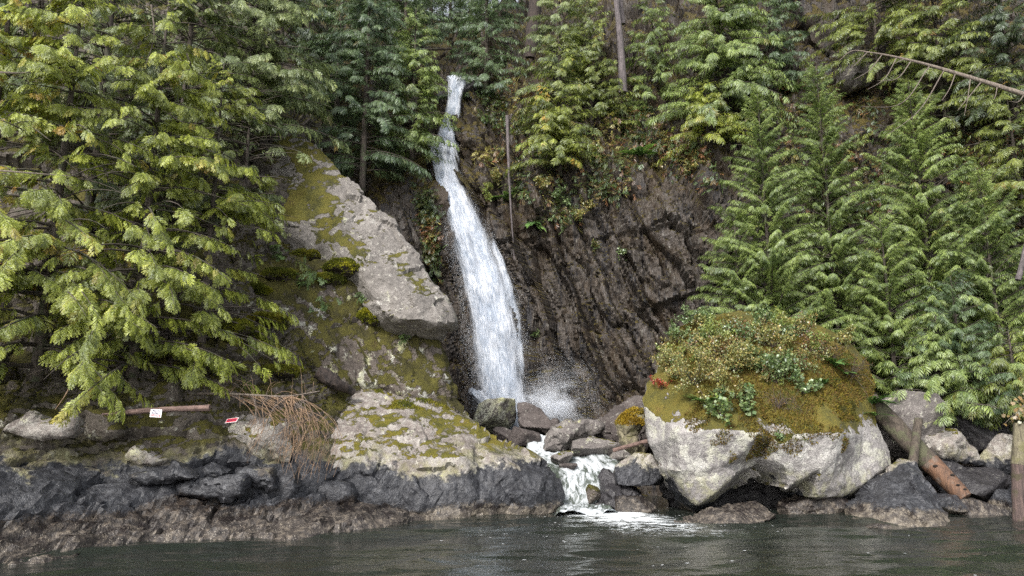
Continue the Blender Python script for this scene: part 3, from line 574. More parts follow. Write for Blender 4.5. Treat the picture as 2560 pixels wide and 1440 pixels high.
def kite(base, d, L, w, up=(0, 0, 1)):
    d = np.array(d, float); d /= np.linalg.norm(d); p = np.cross(up, d); p /= np.linalg.norm(p)
    b = np.array(base, float); return [b, b + d * L * .45 + p * w, b + d * L, b + d * L * .45 - p * w]
def spray(n=5, lobes=3, half=.42, droop=.35, side=.5, wid=.05, seed=0, taper=.8, tooth=.19, a0=48):
    """one flat drooping spray along +X, length 1: jagged narrow fingers of scale leaves with gaps between them"""
    r = np.random.default_rng(seed); K = []
    def finger(b, an, L):
        d = np.array([math.cos(an), math.sin(an), 0]); K.append(kite(b, d, L, wid * L + .010))
        for k in range(lobes):
            u = .22 + .62 * (k + r.uniform(0, .5)) / max(1, lobes)
            for s2 in (1, -1):
                a2 = an + s2 * R(40); K.append(kite(b + d * L * u, (math.cos(a2), math.sin(a2), 0), L * (tooth * 1.25 - .12 * u) * r.uniform(.8, 1.25) + .02, .035 * L + .012))
    for i in range(n):
        for sd in (1, -1):
            s = .04 + .80 * (i + (.5 if sd < 0 else 0)) / n; L = half * (math.sin(math.pi * min(1, .20 + s * .75)) ** taper) * r.uniform(.8, 1.15) + .06
            finger(np.array([s, 0, 0]), (R(a0) - R(18) * s) * sd + r.normal(0, .09), L)
    finger(np.array([.74, 0, 0]), r.normal(0, .1), .34)
    K.append(kite((0, 0, 0), (1, 0, 0), .8, .012))
    V = np.concatenate(K); rr = np.abs(V[:, 1])
    V[:, 2] -= droop * V[:, 0] ** 2 * .9 + side * rr ** 1.35
    V[:, 2] += r.normal(0, .010, len(V))
    Q = np.arange(len(V)).reshape(-1, 4)
    t = np.clip(np.hypot(V[:, 0] * .6, V[:, 1] * 1.9), 0, 1)
    return V, Q, t
SPR0 = [spray(5, 3, .44, .42, .45, .06, s) for s in range(5)]
SPR1 = [spray(4, 2, .46, .45, .5, .085, s + 10) for s in range(5)]
SPR2 = [spray(3, 1, .48, .48, .6, .12, s + 20, tooth=.22) for s in range(5)]
SPRH = [spray(3, 1, .50, .6, .75, .11, s + 40, tooth=.20) for s in range(5)]
def fernspray(s): return spray(13, 0, .19, .7, .15, .20, s, .7, a0=70)
FERN = [fernspray(s + 30) for s in range(2)]

def norm(a): return a / (np.linalg.norm(a, axis=-1, keepdims=True) + 1e-9)
def place(tmpl, pos, d, up, sc, colr, tipc=.5):
    """copies of a template (V, Q, t) -> one merged set of verts, quads, colours"""
    V, Q, t = tmpl; d = norm(d); y = norm(np.cross(up, d)); z = np.cross(d, y)
    Rm = np.stack([d, y, z], -1); n = len(pos)
    W = np.einsum('nij,vj->nvi', Rm, V) * sc[:, None, None] + pos[:, None]
    jit = 1 + .6 * (hsh(np.arange(len(V) // 4), np.arange(len(V) // 4), np.arange(len(V) // 4), 5) - .5).repeat(4)
    C = jit[None, :, None] * colr[:, None, :] * (1 + tipc * (t[None, :, None] - .4) * np.array([1.25, 1, .6]))
    QQ = Q[None] + (np.arange(n) * len(V))[:, None, None]
    return W.reshape(-1, 3), QQ.reshape(-1, 4), C.reshape(-1, 3)
def merge(parts):
    V = []; Q = []; C = []; k = 0
    for v, q, c in parts: V.append(v); Q.append(q + k); C.append(c); k += len(v)
    return np.concatenate(V), np.concatenate(Q), np.clip(np.concatenate(C), .003, .9)
CEDAR = dict(dark=(.065, .090, .017), lite=(.215, .255, .048), old=(.36, .19, .045))
BRIGHT = dict(dark=(.125, .155, .024), lite=(.37, .42, .065), old=(.50, .27, .06))
PALE = dict(dark=(.085, .12, .042), lite=(.26, .31, .12), old=(.36, .21, .07))
BLUE = dict(dark=(.040, .072, .032), lite=(.14, .20, .085), old=(.22, .15, .05))
YOUNG = dict(dark=(.080, .122, .032), lite=(.245, .315, .088), old=(.28, .21, .06))
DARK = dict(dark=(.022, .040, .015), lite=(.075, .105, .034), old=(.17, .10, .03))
SHADE = dict(dark=(.045, .068, .014), lite=(.14, .175, .036), old=(.30, .17, .04))  # CEDAR darkened: shade of the middle bank put into the leaf colour
def palette(r, pos, pal, yellow, seed):
    n = len(pos); u = np.clip(.5 + .75 * fbm(pos / 1.1, 3, seed) + r.normal(0, .22, n), 0, 1)[:, None]
    c = np.array(pal['dark']) * (1 - u) + np.array(pal['lite']) * u
    w = np.clip((fbm(pos / .9, 3, seed + 7) + .55 * r.normal(0, .5, n)) * 1.5 - (1.15 - 1.6 * yellow), 0, 1)[:, None] * r.uniform(.3, 1, (n, 1))
    return c * (1 - w) + np.array(pal['old']) * w
def conifer_geo(base, H, Lmax, seed, nb=90, z0=.1, pw=.8, az=None, azs=180, el=12, drp=.28, fsize=.6, step=.13, hang=20, tm=SPR1, pal=CEDAR, yellow=.1, r0=None, lean=(0, 0), Lmin=.4, zmax=1.0, bow=0, rollj=.5, limbs=True, sp=(30, 62), t0=.18, gap=-.28, gsz=1.3, tier=None):
    r = np.random.default_rng(seed); base = np.array(base, float); r0 = r0 or .012 * H + .03
    tr = MB(); tt = np.linspace(0, 1, 16)
    def axis(h): return base + np.stack([lean[0] * H * h + bow * np.sin(h * 3.1), lean[1] * H * h, H * h], -1)
    tr.tube(axis(tt), np.maximum(r0 * (1 - tt) ** .8, .015), 8, wob=.12, seed=seed)
    P_, D_, U_, S_ = [], [], [], []
    hs_ = z0 + (zmax - z0) * (np.arange(nb) + r.uniform(0, 1, nb)) / nb
    if tier: hs_ = np.clip((np.floor(hs_ * H / tier) + r.normal(.5, .10, nb)) * tier / H, z0, .99)
    ga = r.uniform(0, 6.28)
    for i, h in enumerate(hs_):
        L = (Lmax * max(0, (1 - h) / (1 - z0)) ** pw) * r.uniform(.62, 1.12) + Lmin * r.uniform(.6, 1)
        a = (ga + i * 2.39996 + r.normal(0, .3)) if az is None else R(az) + R(azs) * r.uniform(-1, 1) * .5
        dh = np.array([math.cos(a), math.sin(a), 0]); e = math.tan(R(el + r.normal(0, 7) + 25 * max(0, h - .75) * 2)); dr = drp * r.uniform(.7, 1.3)
        n = max(4, int(L / step)); t = t0 + (1 - t0) * (np.arange(n) + r.uniform(0, 1, n) * .6) / n
        swy = r.normal(0, .14)
        lat = np.array([-dh[1], dh[0], 0])
        def pt(t): return axis(h) + dh * (L * t)[:, None] + lat * (swy * L * t * t)[:, None] + np.array([0, 0, 1]) * (L * (e * t - dr * t * t * (1 + .25 * L)))[:, None]
        p = pt(t); tg = norm(pt(t + .02) - p)
        if limbs:
            q = pt(np.linspace(0, .93, 6)); tr.tube(q, np.linspace(max(.012, .011 * L + .006), .006, 6), 4, cap=False)
        sd = np.where(np.arange(n) % 2, 1, -1); th = R(1) * r.uniform(sp[0], sp[1], n) * (1 - .45 * t)
        up = np.cross(tg, lat) * 1.0; up = norm(np.where(up[:, 2:3] < 0, -up, up))
        lt = norm(np.cross(up, tg))
        d = tg * np.cos(th)[:, None] + lt * (np.sin(th) * sd)[:, None]
        d[:, 2] -= np.tan(R(hang)) * r.uniform(.5, 1.4, n); d[-1] = tg[-1] + [0, 0, -.2]
        up = up + r.normal(0, rollj, (n, 3)); up[:, :2] += d[:, :2] * .3
        P_.append(p); D_.append(d); U_.append(up); S_.append(fsize * r.uniform(.65, 1.2, n) * np.clip(.55 + .25 * L, .5, 1.05) * (1.05 - .35 * t))
    p, d, u, s_ = map(np.concatenate, (P_, D_, U_, S_))
    kp = fbm(p / gsz, 3, seed + 31) > gap; p, d, u, s_ = p[kp], d[kp], u[kp], s_[kp]
    c = palette(r, p, pal, yellow, seed)
    k = r.integers(0, len(tm), len(p)); parts = [place(tm[j], p[k == j], d[k == j], u[k == j], s_[k == j], c[k == j]) for j in range(len(tm)) if (k == j).any()]
    return tr, merge(parts)
NF = [0]
def conifer(name, px, py, Y, H, Lmax, seed, label, group=None, cat='tree', **kw):
    b = P(px, py, Y); root = empty(name, b, label, cat, group)
    tr, (V, Q, C) = conifer_geo(b, H, Lmax, seed, **kw); NF[0] += len(Q)
    tr.obj('trunk', kw.get('bark', m_bark), root)
    child('crown', V, Q, m_leaf, root, smooth=False, col=C)
    return root
def topz(px, py, Y): return P(px, py, Y)[2]

# --- left bank: red cedars reaching out over the water
LB = dict(tm=SPR0, az=-70, azs=215, el=9, drp=.17, hang=24, fsize=.57, step=.13, gap=-.10, gsz=1.5, tier=.8, z0=.03, pw=.55, zmax=.97)
for (px, py, Y, H, Lm, nb, pal, ye, lb) in [
    (90, 955, 23.7, 15, 4.8, 84, BRIGHT, .42, 'yellow green cedar spreading low sprays over the black ledge'),
    (330, 945, 25.3, 15, 4.4, 88, BRIGHT, .25, 'bright cedar drooping above the plank with the white notice'),
    (500, 910, 27.2, 12, 3.4, 68, BRIGHT, .16, 'slender cedar reaching toward the bare drooping branch'),
    (-80, 760, 23.2, 14, 4.0, 60, BRIGHT, .55, 'cedar with rusty orange sprays entering at the edge of the frame'),
    (210, 640, 29, 17, 4.6, 84, SHADE, .10, 'shaded cedar in the middle of the left bank'),
    (430, 600, 30.5, 16, 4.4, 84, SHADE, .06, 'dark trunked cedar beside the mossy bank'),
    (600, 640, 31.5, 9, 3.2, 56, CEDAR, .08, 'cedar leaning over the mossy rock wall'),
    (610, 420, 33.6, 14, 4.6, 95, PALE, .02, 'silvery cedar crowning the pale sloping outcrop'),
    (480, 330, 35.5, 15, 4.6, 74, PALE, .03, 'cedar behind the silvery one above the outcrop'),
    (250, 300, 33.0, 13, 4.6, 70, PALE, .16, 'pale cedar high on the bank with tan tinged tips'),
    (60, 330, 31.0, 13, 4.4, 70, PALE, .22, 'pale cedar at the upper corner of the bank'),
    (690, 330, 36, 12, 3.0, 60, PALE, .0, 'cedar at the top edge of the outcrop facing the waterfall')]:
    kw = dict(LB); r_ = int(px * 7 + py) % 9973
    if py > 870 or px < 0: kw.update(el=4, drp=.19)
    if 500 < py < 700: kw.update(gap=.06, gsz=2.2)
    if py < 500: kw.update(gap=-.04, gsz=1.9, tm=SPR1, fsize=.66, step=.15)
    conifer('cedar_tree', px, py, Y, H, Lm, 1000 + r_, lb, nb=int(nb * 1.45), pal=pal, yellow=ye, **kw)
# --- ledge trees left of the waterfall
for (px, py, Y, H, Lm, nb, pal, lb, kw) in [
    (905, 480, 40.0, 15, 3.6, 110, BLUE, 'dense green cedar hanging over the dark ledge beside the waterfall', dict(z0=.08)),
    (1030, 400, 42.0, 10, 2.7, 80, YOUNG, 'cedar with lit tips brushing the upper waterfall', dict(z0=.04)),
    (840, 330, 42.0, 14, 3.4, 90, BLUE, 'dark cedar behind the outcrop crown', {}),
    (1010, 190, 45.5, 12, 3.0, 80, BLUE, 'cedar standing above the waterfall lip', {}),
    (760, 240, 44.0, 16, 3.4, 80, DARK, 'shadowy cedar deep behind the left bank', {}),
    (950, 90, 48, 14, 3.2, 70, DARK, 'dark conifer at the skyline left of the notch', {}),
    (1075, 130, 55, 15, 3.0, 80, BLUE, 'thin conifer against the pale sky in the notch', dict(pw=1.0)),
    (1215, 270, 45.5, 13, 2.7, 90, BLUE, 'blue green hemlock right of the waterfall lip', dict(pw=.7)),
    (1175, 110, 56, 14, 2.6, 70, BLUE, 'far conifer closing the notch above the waterfall', {}), (1125, 90, 60, 11, 2.4, 70, DARK, 'dark far conifer in the middle of the notch', {}), (1240, 100, 52, 13, 2.8, 80, BLUE, 'conifer on the right lip of the notch', {})]:
    k = dict(az=-90, azs=300, el=14, drp=.24, hang=24, fsize=.54, step=.12, pw=.6, tm=SPR2, z0=.05, gap=-.5); k.update(kw)
    conifer('cedar_tree', px, py, Y, H, Lm, int(px * 3 + py), lb, nb=int(nb * 1.35), pal=pal, yellow=.06, **k)
# --- trees clinging to the cliff
for (px, py, Y, H, Lm, nb, pal, ye, lb, kw) in [
    (1400, 440, 41.2, 9, 3.2, 76, CEDAR, .12, 'cedar sprawling over the cliff above the layered slabs', dict(az=-110, azs=200)),
    (1480, 330, 42.6, 9.5, 3.0, 76, CEDAR, .08, 'cedar behind the bare grey trunk on the cliff', dict(az=-120, azs=200)),
    (1400, 230, 44.0, 10, 3.0, 70, PALE, .08, 'pale green cedar beside the dark fissure at the top', {}),
    (1370, 395, 41.0, 4.5, 2.4, 46, BRIGHT, .45, 'small orange tinged cedar spray on the cliff face', dict(az=-60, azs=160, el=2)),
    (1640, 300, 43.0, 9, 2.6, 66, YOUNG, .02, 'young cedar at the shoulder right of the bare trunk', {}),
    (1810, 330, 41.0, 13.5, 4.3, 150, YOUNG, .04, 'big lush cedar hanging at the top of the cliff', dict(z0=.06, fsize=.6)),
    (1930, 260, 43.0, 12, 3.4, 80, BLUE, .02, 'shaded cedar beside the smooth grey rock face', {}),
    (1770, 350, 40.0, 3.6, 2.5, 46, BRIGHT, .22, 'low yellowish cedar bough at the foot of the lush cedar', dict(el=2)),
    (2200, 200, 40.6, 11, 4.2, 110, CEDAR, .07, 'cedar spreading behind the leaning dead tree', dict(az=-110, azs=200)),
    (2370, 330, 38.6, 12, 4.2, 120, CEDAR, .12, 'tall cedar under the leaning dead tree', dict(az=-110, azs=200)),
    (2540, 300, 36.5, 13, 3.8, 90, DARK, .18, 'brownish cedar at the upper right corner', dict(az=-140, azs=180)),
    (2560, 560, 34.5, 8, 3.0, 70, CEDAR, .12, 'cedar with rusty tips low on the right slope', dict(az=-140, azs=180))]:
    k = dict(az=-90, azs=230, el=10, drp=.2, hang=20, fsize=.54, step=.12, pw=.6, tm=SPR2, z0=.04, gap=-.42); k.update(kw)
    conifer('cedar_tree', px, py, Y, H, Lm, int(px * 5 + py), lb, nb=nb, pal=pal, yellow=ye, **k)
# --- the young conifers behind the huge boulder
RT = dict(tm=SPRH, el=33, drp=.20, hang=24, fsize=.37, step=.054, gap=-.34, gsz=.9, tier=.66, z0=.02, pw=.68, Lmin=.25, rollj=.25, sp=(35, 68), t0=.12, r0=.16)
for (px, tip, Y, bz, Lm, nb, pal, ye, lb, kw) in [
    (1925, 235, 35.6, 3.4, 4.0, 230, YOUNG, .05, 'young conifer nearest the cliff with a nodding tip', {}),
    (2085, 165, 36.4, 3.4, 4.1, 240, YOUNG, .03, 'tallest young conifer, in the middle of the stand', {}),
    (2325, 205, 34.8, 3.2, 4.4, 255, YOUNG, .06, 'broad young conifer below the leaning dead tree', {}),
    (1845, 520, 36.0, 4.5, 3.3, 100, YOUNG, .03, 'short bushy conifer in front of the dark cliff', {}),
    (2480, 430, 33.0, 3.0, 4.0, 150, YOUNG, .07, 'conifer at the end of the stand by the frame edge', {}),
    (2215, 540, 34.0, 3.4, 3.3, 120, YOUNG, .06, 'lower conifer filling the stand above the huge boulder', {}),
    (2400, 690, 32.0, 3.0, 2.8, 84, BLUE, .0, 'small blue green fir in the shade of the stand', dict(fsize=.4)),
    (2350, 790, 31.8, 3.6, 3.0, 90, YOUNG, .10, 'lowest conifer drooping over the leaning log', dict(el=16, fsize=.5, step=.10, gap=-.12, tier=None)),
    (2010, 700, 36.0, 4.0, 2.8, 80, YOUNG, .03, 'conifer packed between the two tallest ones', {}),
    (2205, 700, 35.4, 4.0, 2.8, 80, YOUNG, .03, 'conifer standing in the gap behind the lower one', {}),
    (2430, 470, 35.2, 4.0, 3.6, 120, YOUNG, .06, 'conifer rising behind the end of the stand', {}),
    (2530, 820, 31.0, 3.4, 3.2, 80, CEDAR, .12, 'low conifer bough above the piling', dict(el=12, fsize=.5, step=.10, gap=-.12, tier=None))]:
    H = topz(px, tip, Y) - bz; b = P(px, 700 if tip < 650 else 900, Y); k = dict(RT); k.update(kw)
    root = empty('conifer_tree', (b[0], b[1], bz), lb, 'tree')
    tr, (V, Q, C) = conifer_geo((b[0], b[1], bz), H, Lm, int(px + tip), nb=int(nb * 1.15), pal=pal, yellow=ye, **k); NF[0] += len(Q)
    lead = MB(); tr.obj('trunk', m_bark, root); child('crown', V, Q, m_leaf, root, smooth=False, col=C)
print('foliage quads', NF[0])
# ------------------------------------------------------------------ falling water
def fall_mat(name, cov=.5, sharp=.16, sc=1.0, tint=(.74, .77, .83)):
    g = G(name); uv = g.n('TexCoord').outputs['UV']; dn = g.n('Attribute', {'attribute_name': 'Col'}).outputs['Color']; d = g.n('SeparateColor', None, Color=dn).outputs[0]
    n0 = g.noise(g.map(uv, scale=(.9, .22, 1)), 1.6, 3, .6, .6); n1 = g.noise(g.map(uv, scale=(3.2 * sc, .34 * sc, 1)), 1.7, 4, .62, .5); n2 = g.noise(g.map(uv, scale=(9 * sc, .8 * sc, 1)), 2.2, 4, .68, .3)
    f = g.math('ADD', g.math('ADD', g.math('MULTIPLY', n1, .55), g.math('ADD', g.math('MULTIPLY', n2, .45), g.math('MULTIPLY', g.math('SUBTRACT', n0, .25), .5))), g.math('SUBTRACT', d, 1.0))
    a = g.step(f, .62 - cov - sharp, .62 - cov + sharp)
    c = g.mix(g.step(g.math('ADD', g.math('MULTIPLY', n2, .6), g.math('MULTIPLY', n0, .4)), .42, .60), (.40, .46, .55), tint)  # grey blue streaks paint shading into the white water
    df = g.n('BsdfDiffuse', None, Color=c).outputs[0]; tl = g.n('BsdfTranslucent', None, Color=c).outputs[0]
    m = g.n('MixShader', None, i0=.35, i1=df, i2=tl).outputs[0]; tr = g.n('BsdfTransparent').outputs[0]
    return g.end(g.n('MixShader', None, i0=a, i1=tr, i2=m).outputs[0])
m_fall = fall_mat('falling_water', .33, .26); m_veil = fall_mat('falling_water_veil', .13, .32)
def sheet(rows, nu, nv, bulge, widen=0, fwd=0, lump=.12, seed=1):
    """rows: (py, left px, right px, Y, centre density) -> a bulging strip down the rock"""
    rows = [r if len(r) == 5 else (*r, 1.0) for r in rows]
    A = np.array([P(r[1] - widen, r[0], r[3]) for r in rows]); B = np.array([P(r[2] + widen, r[0], r[3]) for r in rows]); D = np.array([r[4] for r in rows])
    A = smooth_path(A, nv); tq = np.linspace(0, 1, nv); s = np.linspace(0, 1, len(rows))
    dB = np.concatenate([[0], np.cumsum(np.linalg.norm(np.diff(B, axis=0), axis=1))]); B = smooth_path(B, nv)
    D = np.interp(tq, dB / dB[-1], D)
    u = np.linspace(0, 1, nu); V = A[:, None] * (1 - u)[None, :, None] + B[:, None] * u[None, :, None]
    w = np.linalg.norm(B - A, axis=1); prof = np.sin(np.pi * u) ** .8
    V[:, :, 1] -= (bulge * w)[:, None] * prof[None] + fwd
    ln = np.concatenate([[0], np.cumsum(np.linalg.norm(np.diff((A + B) / 2, axis=0), axis=1))])
    V = V.reshape(-1, 3); uv = np.stack([(np.repeat(w, nu) * np.tile(u, nv)), np.repeat(-ln, nu)], 1)
    V[:, 1] -= lump * fbm(np.stack([uv[:, 0] * 2.2, uv[:, 1] * .7, 0 * ln.repeat(nu)], 1), 4, seed) * 2
    V[:, 0] += .06 * fbm(V * np.array([.6, .6, 1.6]), 3, seed + 2)
    e = np.minimum(u, 1 - u) * 2; ed = np.clip(e * 1.5, 0, 1) ** .75
    mid = 1 - (1 - D)[:, None] * np.sin(np.pi * u)[None] ** 2
    end = np.clip(np.minimum(tq * 14, (1 - tq) * 9), 0, 1)[:, None] ** .5
    dens = (ed[None] * mid * (.5 + .5 * end)).reshape(-1)
    i = (np.arange(nv - 1)[:, None] * nu + np.arange(nu - 1)[None]).ravel(); Q = np.stack([i, i + nu, i + nu + 1, i + 1], 1)
    return V, Q, np.stack([dens] * 3, 1), uv
FALL = [(334, 1098, 1142, 44.2, .9), (352, 1084, 1142, 43.9, .8), (372, 1076, 1150, 43.6, .7), (395, 1077, 1150, 43.3, .66), (420, 1083, 1149, 43.0, .75), (450, 1089, 1154, 42.8, .92), (480, 1095, 1166, 42.6), (520, 1103, 1186, 42.4), (560, 1113, 1210, 42.2), (600, 1122, 1230, 42.0), (640, 1133, 1246, 41.9),
  (690, 1146, 1266, 41.7), (740, 1155, 1286, 41.5), (790, 1163, 1297, 41.4), (840, 1170, 1303, 41.3), (900, 1179, 1307, 41.2), (960, 1186, 1318, 41.1), (1010, 1196, 1332, 41.0), (1050, 1225, 1342, 40.8), (1085, 1245, 1348, 40.6)]
TOP = [(200, 1110, 1170, 46.3), (212, 1120, 1168, 45.4), (228, 1121, 1162, 45.1), (246, 1122, 1154, 44.9, .8), (265, 1121, 1152, 44.8), (290, 1116, 1151, 44.7), (312, 1109, 1144, 44.5), (330, 1101, 1140, 44.3), (350, 1097, 1138, 44.0), (375, 1102, 1152, 43.5)]
froot = empty('waterfall', P(1290, 1060, 41), 'tall white waterfall plunging down the dark cleft in the cliff', 'waterfall')
for nm, rows, nu, nv, kw, mt in [('main_curtain', FALL, 30, 260, dict(bulge=.16, widen=7, fwd=.3), m_fall), ('spray_veil', FALL[5:], 26, 200, dict(bulge=.22, widen=17, fwd=.3, seed=5, lump=.2), m_veil), ('upper_cascade', TOP, 18, 120, dict(bulge=.14, widen=9, fwd=.45), m_fall),
    ('side_trickle', [(596, 1222, 1240, 41.6), (625, 1226, 1253, 41.4), (655, 1236, 1268, 41.2), (690, 1246, 1281, 41.1), (730, 1254, 1294, 41.0), (790, 1268, 1307, 40.9), (850, 1276, 1312, 40.9), (950, 1298, 1322, 40.9)], 8, 80, dict(bulge=.1), m_veil),
    ('left_trickle', [(338, 1072, 1098, 44.2), (352, 1066, 1090, 44.0), (372, 1072, 1092, 43.4), (400, 1076, 1098, 43.1), (440, 1084, 1108, 42.7), (480, 1092, 1116, 42.5)], 10, 50, dict(bulge=.12), m_fall),
    ('foot_splash', [(968, 1168, 1200, 40.6), (978, 1160, 1215, 40.3), (996, 1172, 1240, 40.2), (1020, 1190, 1300, 40.1), (1050, 1215, 1345, 40.0), (1080, 1235, 1365, 39.8)], 22, 60, dict(bulge=.2, lump=.3), m_veil)]:
    V, Q, C, uv = sheet(rows, nu, nv, **kw); child(nm, V, Q, mt, froot, col=C, uv=uv)
# stream from the plunge pool down to the sea
def rapid_mat():
    g = G('white_rapids'); uv = g.n('TexCoord').outputs['UV']; pos = g.geo().outputs['Position']
    dn = g.n('SeparateColor', None, Color=g.n('Attribute', {'attribute_name': 'Col'}).outputs['Color']).outputs[0]
    n = g.noise(g.map(uv, scale=(2.6, 1.0, 1)), 2.2, 5, .7, .8); f = g.step(g.math('ADD', n, g.math('SUBTRACT', dn, 1)), .36, .66)
    white = g.n('BsdfDiffuse', None, Color=(.52, .55, .58)).outputs[0]; b = g.bump(n, .12)
    wat = g.bsdf(Base_Color=(.07, .085, .07), Roughness=.12, Normal=b).outputs[0]
    return g.end(g.n('MixShader', None, i0=f, i1=wat, i2=white).outputs[0])
m_rapid = rapid_mat()
def strip(rows, nu, nv, lump=.10, seed=1, dens=1.0, drop=.3):
    A = smooth_path([P(*r[0]) for r in rows], nv); B = smooth_path([P(*r[1]) for r in rows], nv); u = np.linspace(0, 1, nu)
    V = (A[:, None] * (1 - u)[None, :, None] + B[:, None] * u[None, :, None]).reshape(-1, 3)
    w = np.linalg.norm(B - A, axis=1); ln = np.concatenate([[0], np.cumsum(np.linalg.norm(np.diff((A + B) / 2, axis=0), axis=1))])
    uv = np.stack([np.repeat(w, nu) * np.tile(u, nv), np.repeat(ln, nu)], 1)
    e = np.minimum(u, 1 - u) * 2
    V[:, 2] += lump * (fbm(V * np.array([2.2, 1.2, 1.5]), 4, seed) * 1.6 + .4) - drop * np.tile(np.clip(1 - e * 5, 0, 1) ** 2, nv)
    i = (np.arange(nv - 1)[:, None] * nu + np.arange(nu - 1)[None]).ravel(); Q = np.stack([i, i + 1, i + nu + 1, i + nu], 1)
    d = dens * np.tile(.8 + .2 * np.clip(e * 4, 0, 1), nv) + .25 * fbm(V / 1.3, 3, seed + 4)
    return V, Q, np.stack([d] * 3, 1), uv
sroot = empty('stream', P(1450, 1262, 30.5), 'white churning stream tumbling between boulders into the sea', 'stream')
for nm, rows, nu, nv, kw in [
    ('plunge_pool', [((1180, 1062, 41), (1420, 1052, 41)), ((1200, 1078, 39.4), (1410, 1074, 39.4)), ((1290, 1090, 37.6), (1400, 1090, 37.6)), ((1322, 1094, 36.2), (1375, 1092, 36.2))], 20, 40, dict(dens=.85, lump=.05)),
    ('upper_chute', [((1322, 1092, 36.2), (1372, 1090, 36.2)), ((1316, 1105, 35.7), (1368, 1103, 35.7)), ((1312, 1124, 35.3), (1362, 1122, 35.2)), ((1330, 1136, 34.6), (1400, 1134, 34.6))], 16, 40, dict(dens=1.0)),
    ('rapids', [((1325, 1134, 34.6), (1520, 1138, 34.4)), ((1345, 1150, 33.6), (1555, 1150, 33.4)), ((1378, 1166, 32.9), (1555, 1168, 32.5)), ((1394, 1190, 32.2), (1545, 1190, 31.8)), ((1400, 1210, 31.6), (1520, 1212, 31.3)), ((1400, 1232, 31.1), (1515, 1234, 30.8)), ((1398, 1256, 30.6), (1508, 1256, 30.6)), ((1390, 1268, 29.9), (1530, 1266, 29.9)), ((1384, 1286, 28.6), (1560, 1284, 28.6))], 34, 110, dict(dens=.98, lump=.16)),
    ('side_chute', [((1472, 1122, 35.0), (1508, 1118, 35.0)), ((1478, 1132, 34.4), (1512, 1130, 34.4)), ((1470, 1146, 33.8), (1520, 1146, 33.8))], 10, 24, dict(dens=1.0, lump=.05))]:
    V, Q, C, uv = strip(rows, nu, nv, seed=len(nm), **kw); child(nm, V, Q, m_rapid, sroot, col=C, uv=uv)
# drifting foam where the stream meets the sea
def foam_mat():
    g = G('sea_foam'); pos = g.geo().outputs['Position']; dn = g.n('SeparateColor', None, Color=g.n('Attribute', {'attribute_name': 'Col'}).outputs['Color']).outputs[0]
    q = g.map(pos, rot=(0, 0, R(-14)), scale=(.55, 1.9, 1)); n = g.noise(q, 1.5, 5, .7, 1.2)
    ridge = g.math('SUBTRACT', 1, g.math('MULTIPLY', g.math('ABSOLUTE', g.math('SUBTRACT', n, .5)), 7))
    f = g.math('ADD', g.math('MULTIPLY', ridge, .5), g.math('ADD', g.math('MULTIPLY', g.noise(q, 6, 3, .7), .5), g.math('SUBTRACT', dn, 1.0)))
    a = g.step(f, .24, .48)
    return g.end(g.n('MixShader', None, i0=a, i1=g.n('BsdfTransparent').outputs[0], i2=g.n('BsdfDiffuse', None, Color=(.74, .78, .80)).outputs[0]).outputs[0])
gx, gy = np.meshgrid(np.linspace(-1.5, 8.5, 150), np.linspace(22.5, 32.5, 150)); q = np.stack([gx.ravel(), gy.ravel(), 0 * gx.ravel()], 1)
q[:, 2] = wave(q) + .012; dx = (q[:, 0] - WOUT[0] - (31 - q[:, 1]) * .26); dy = 31.5 - q[:, 1]
dens = 1.0 * np.exp(-(dx / (1.2 + .38 * np.maximum(dy, 0))) ** 2) * np.exp(-np.maximum(dy - .8, 0) / 13) + .18 * np.exp(-(dx / 4) ** 2) * np.exp(-np.maximum(dy, 0) / 6)
i = (np.arange(149)[:, None] * 150 + np.arange(149)[None]).ravel(); Q = np.stack([i, i + 1, i + 151, i + 150], 1); Q = Q[dens[Q[:, 0]] > .03]
tag(mkmesh('foam', q, Q, foam_mat(), col=np.stack([dens] * 3, 1)), 'lacy white foam drifting out from the mouth of the stream', 'foam', kind='stuff')
r = np.random.default_rng(3); V = []; Q = []
for k in range(170):
    x = WOUT[0] + r.normal(0, 3.2) + .5; y = 31 - abs(r.normal(0, 5.5)); s = r.uniform(.010, .035); c = np.array([[x, y, 0]]); z = wave(c)[0] + .018; n = len(V)
    V += [(x - s * 1.6, y, z), (x, y - s, z), (x + s * 1.6, y, z), (x, y + s, z)]; Q.append((n, n + 1, n + 2, n + 3))
m_bub = G('foam_bubbles'); m_bub = m_bub.end(m_bub.bsdf(Base_Color=(.75, .78, .8), Roughness=.6).outputs[0])
tag(mkmesh('foam', np.array(V), np.array(Q), m_bub), 'scattered white foam flecks on the dark water', 'foam', kind='stuff')
# spray: fine droplets thrown up at the foot of the fall and off its edges
m_drop = G('spray_droplets'); _d = m_drop.n('MixShader', None, i0=.45, i1=m_drop.n('BsdfDiffuse', None, Color=(.80, .83, .88)).outputs[0], i2=m_drop.n('BsdfTranslucent', None, Color=(.80, .83, .88)).outputs[0]).outputs[0]; m_drop = m_drop.end(_d)
def droplets(name, pts, sz, label, seed):
    r = np.random.default_rng(seed); n = len(pts); s = sz * r.uniform(.5, 1.3, n)[:, None]; d = norm(r.normal(size=(n, 3)) + [0, -.6, 0]); e = norm(np.cross(d, r.normal(size=(n, 3)))); f = np.cross(d, e)
    W = np.stack([pts + e * s, pts + f * s, pts - e * s, pts - f * s], 1).reshape(-1, 3)
    return tag(mkmesh(name, W, np.arange(4 * n).reshape(-1, 4), m_drop, smooth=False), label, 'spray', kind='stuff')
r = np.random.default_rng(12); pts = []
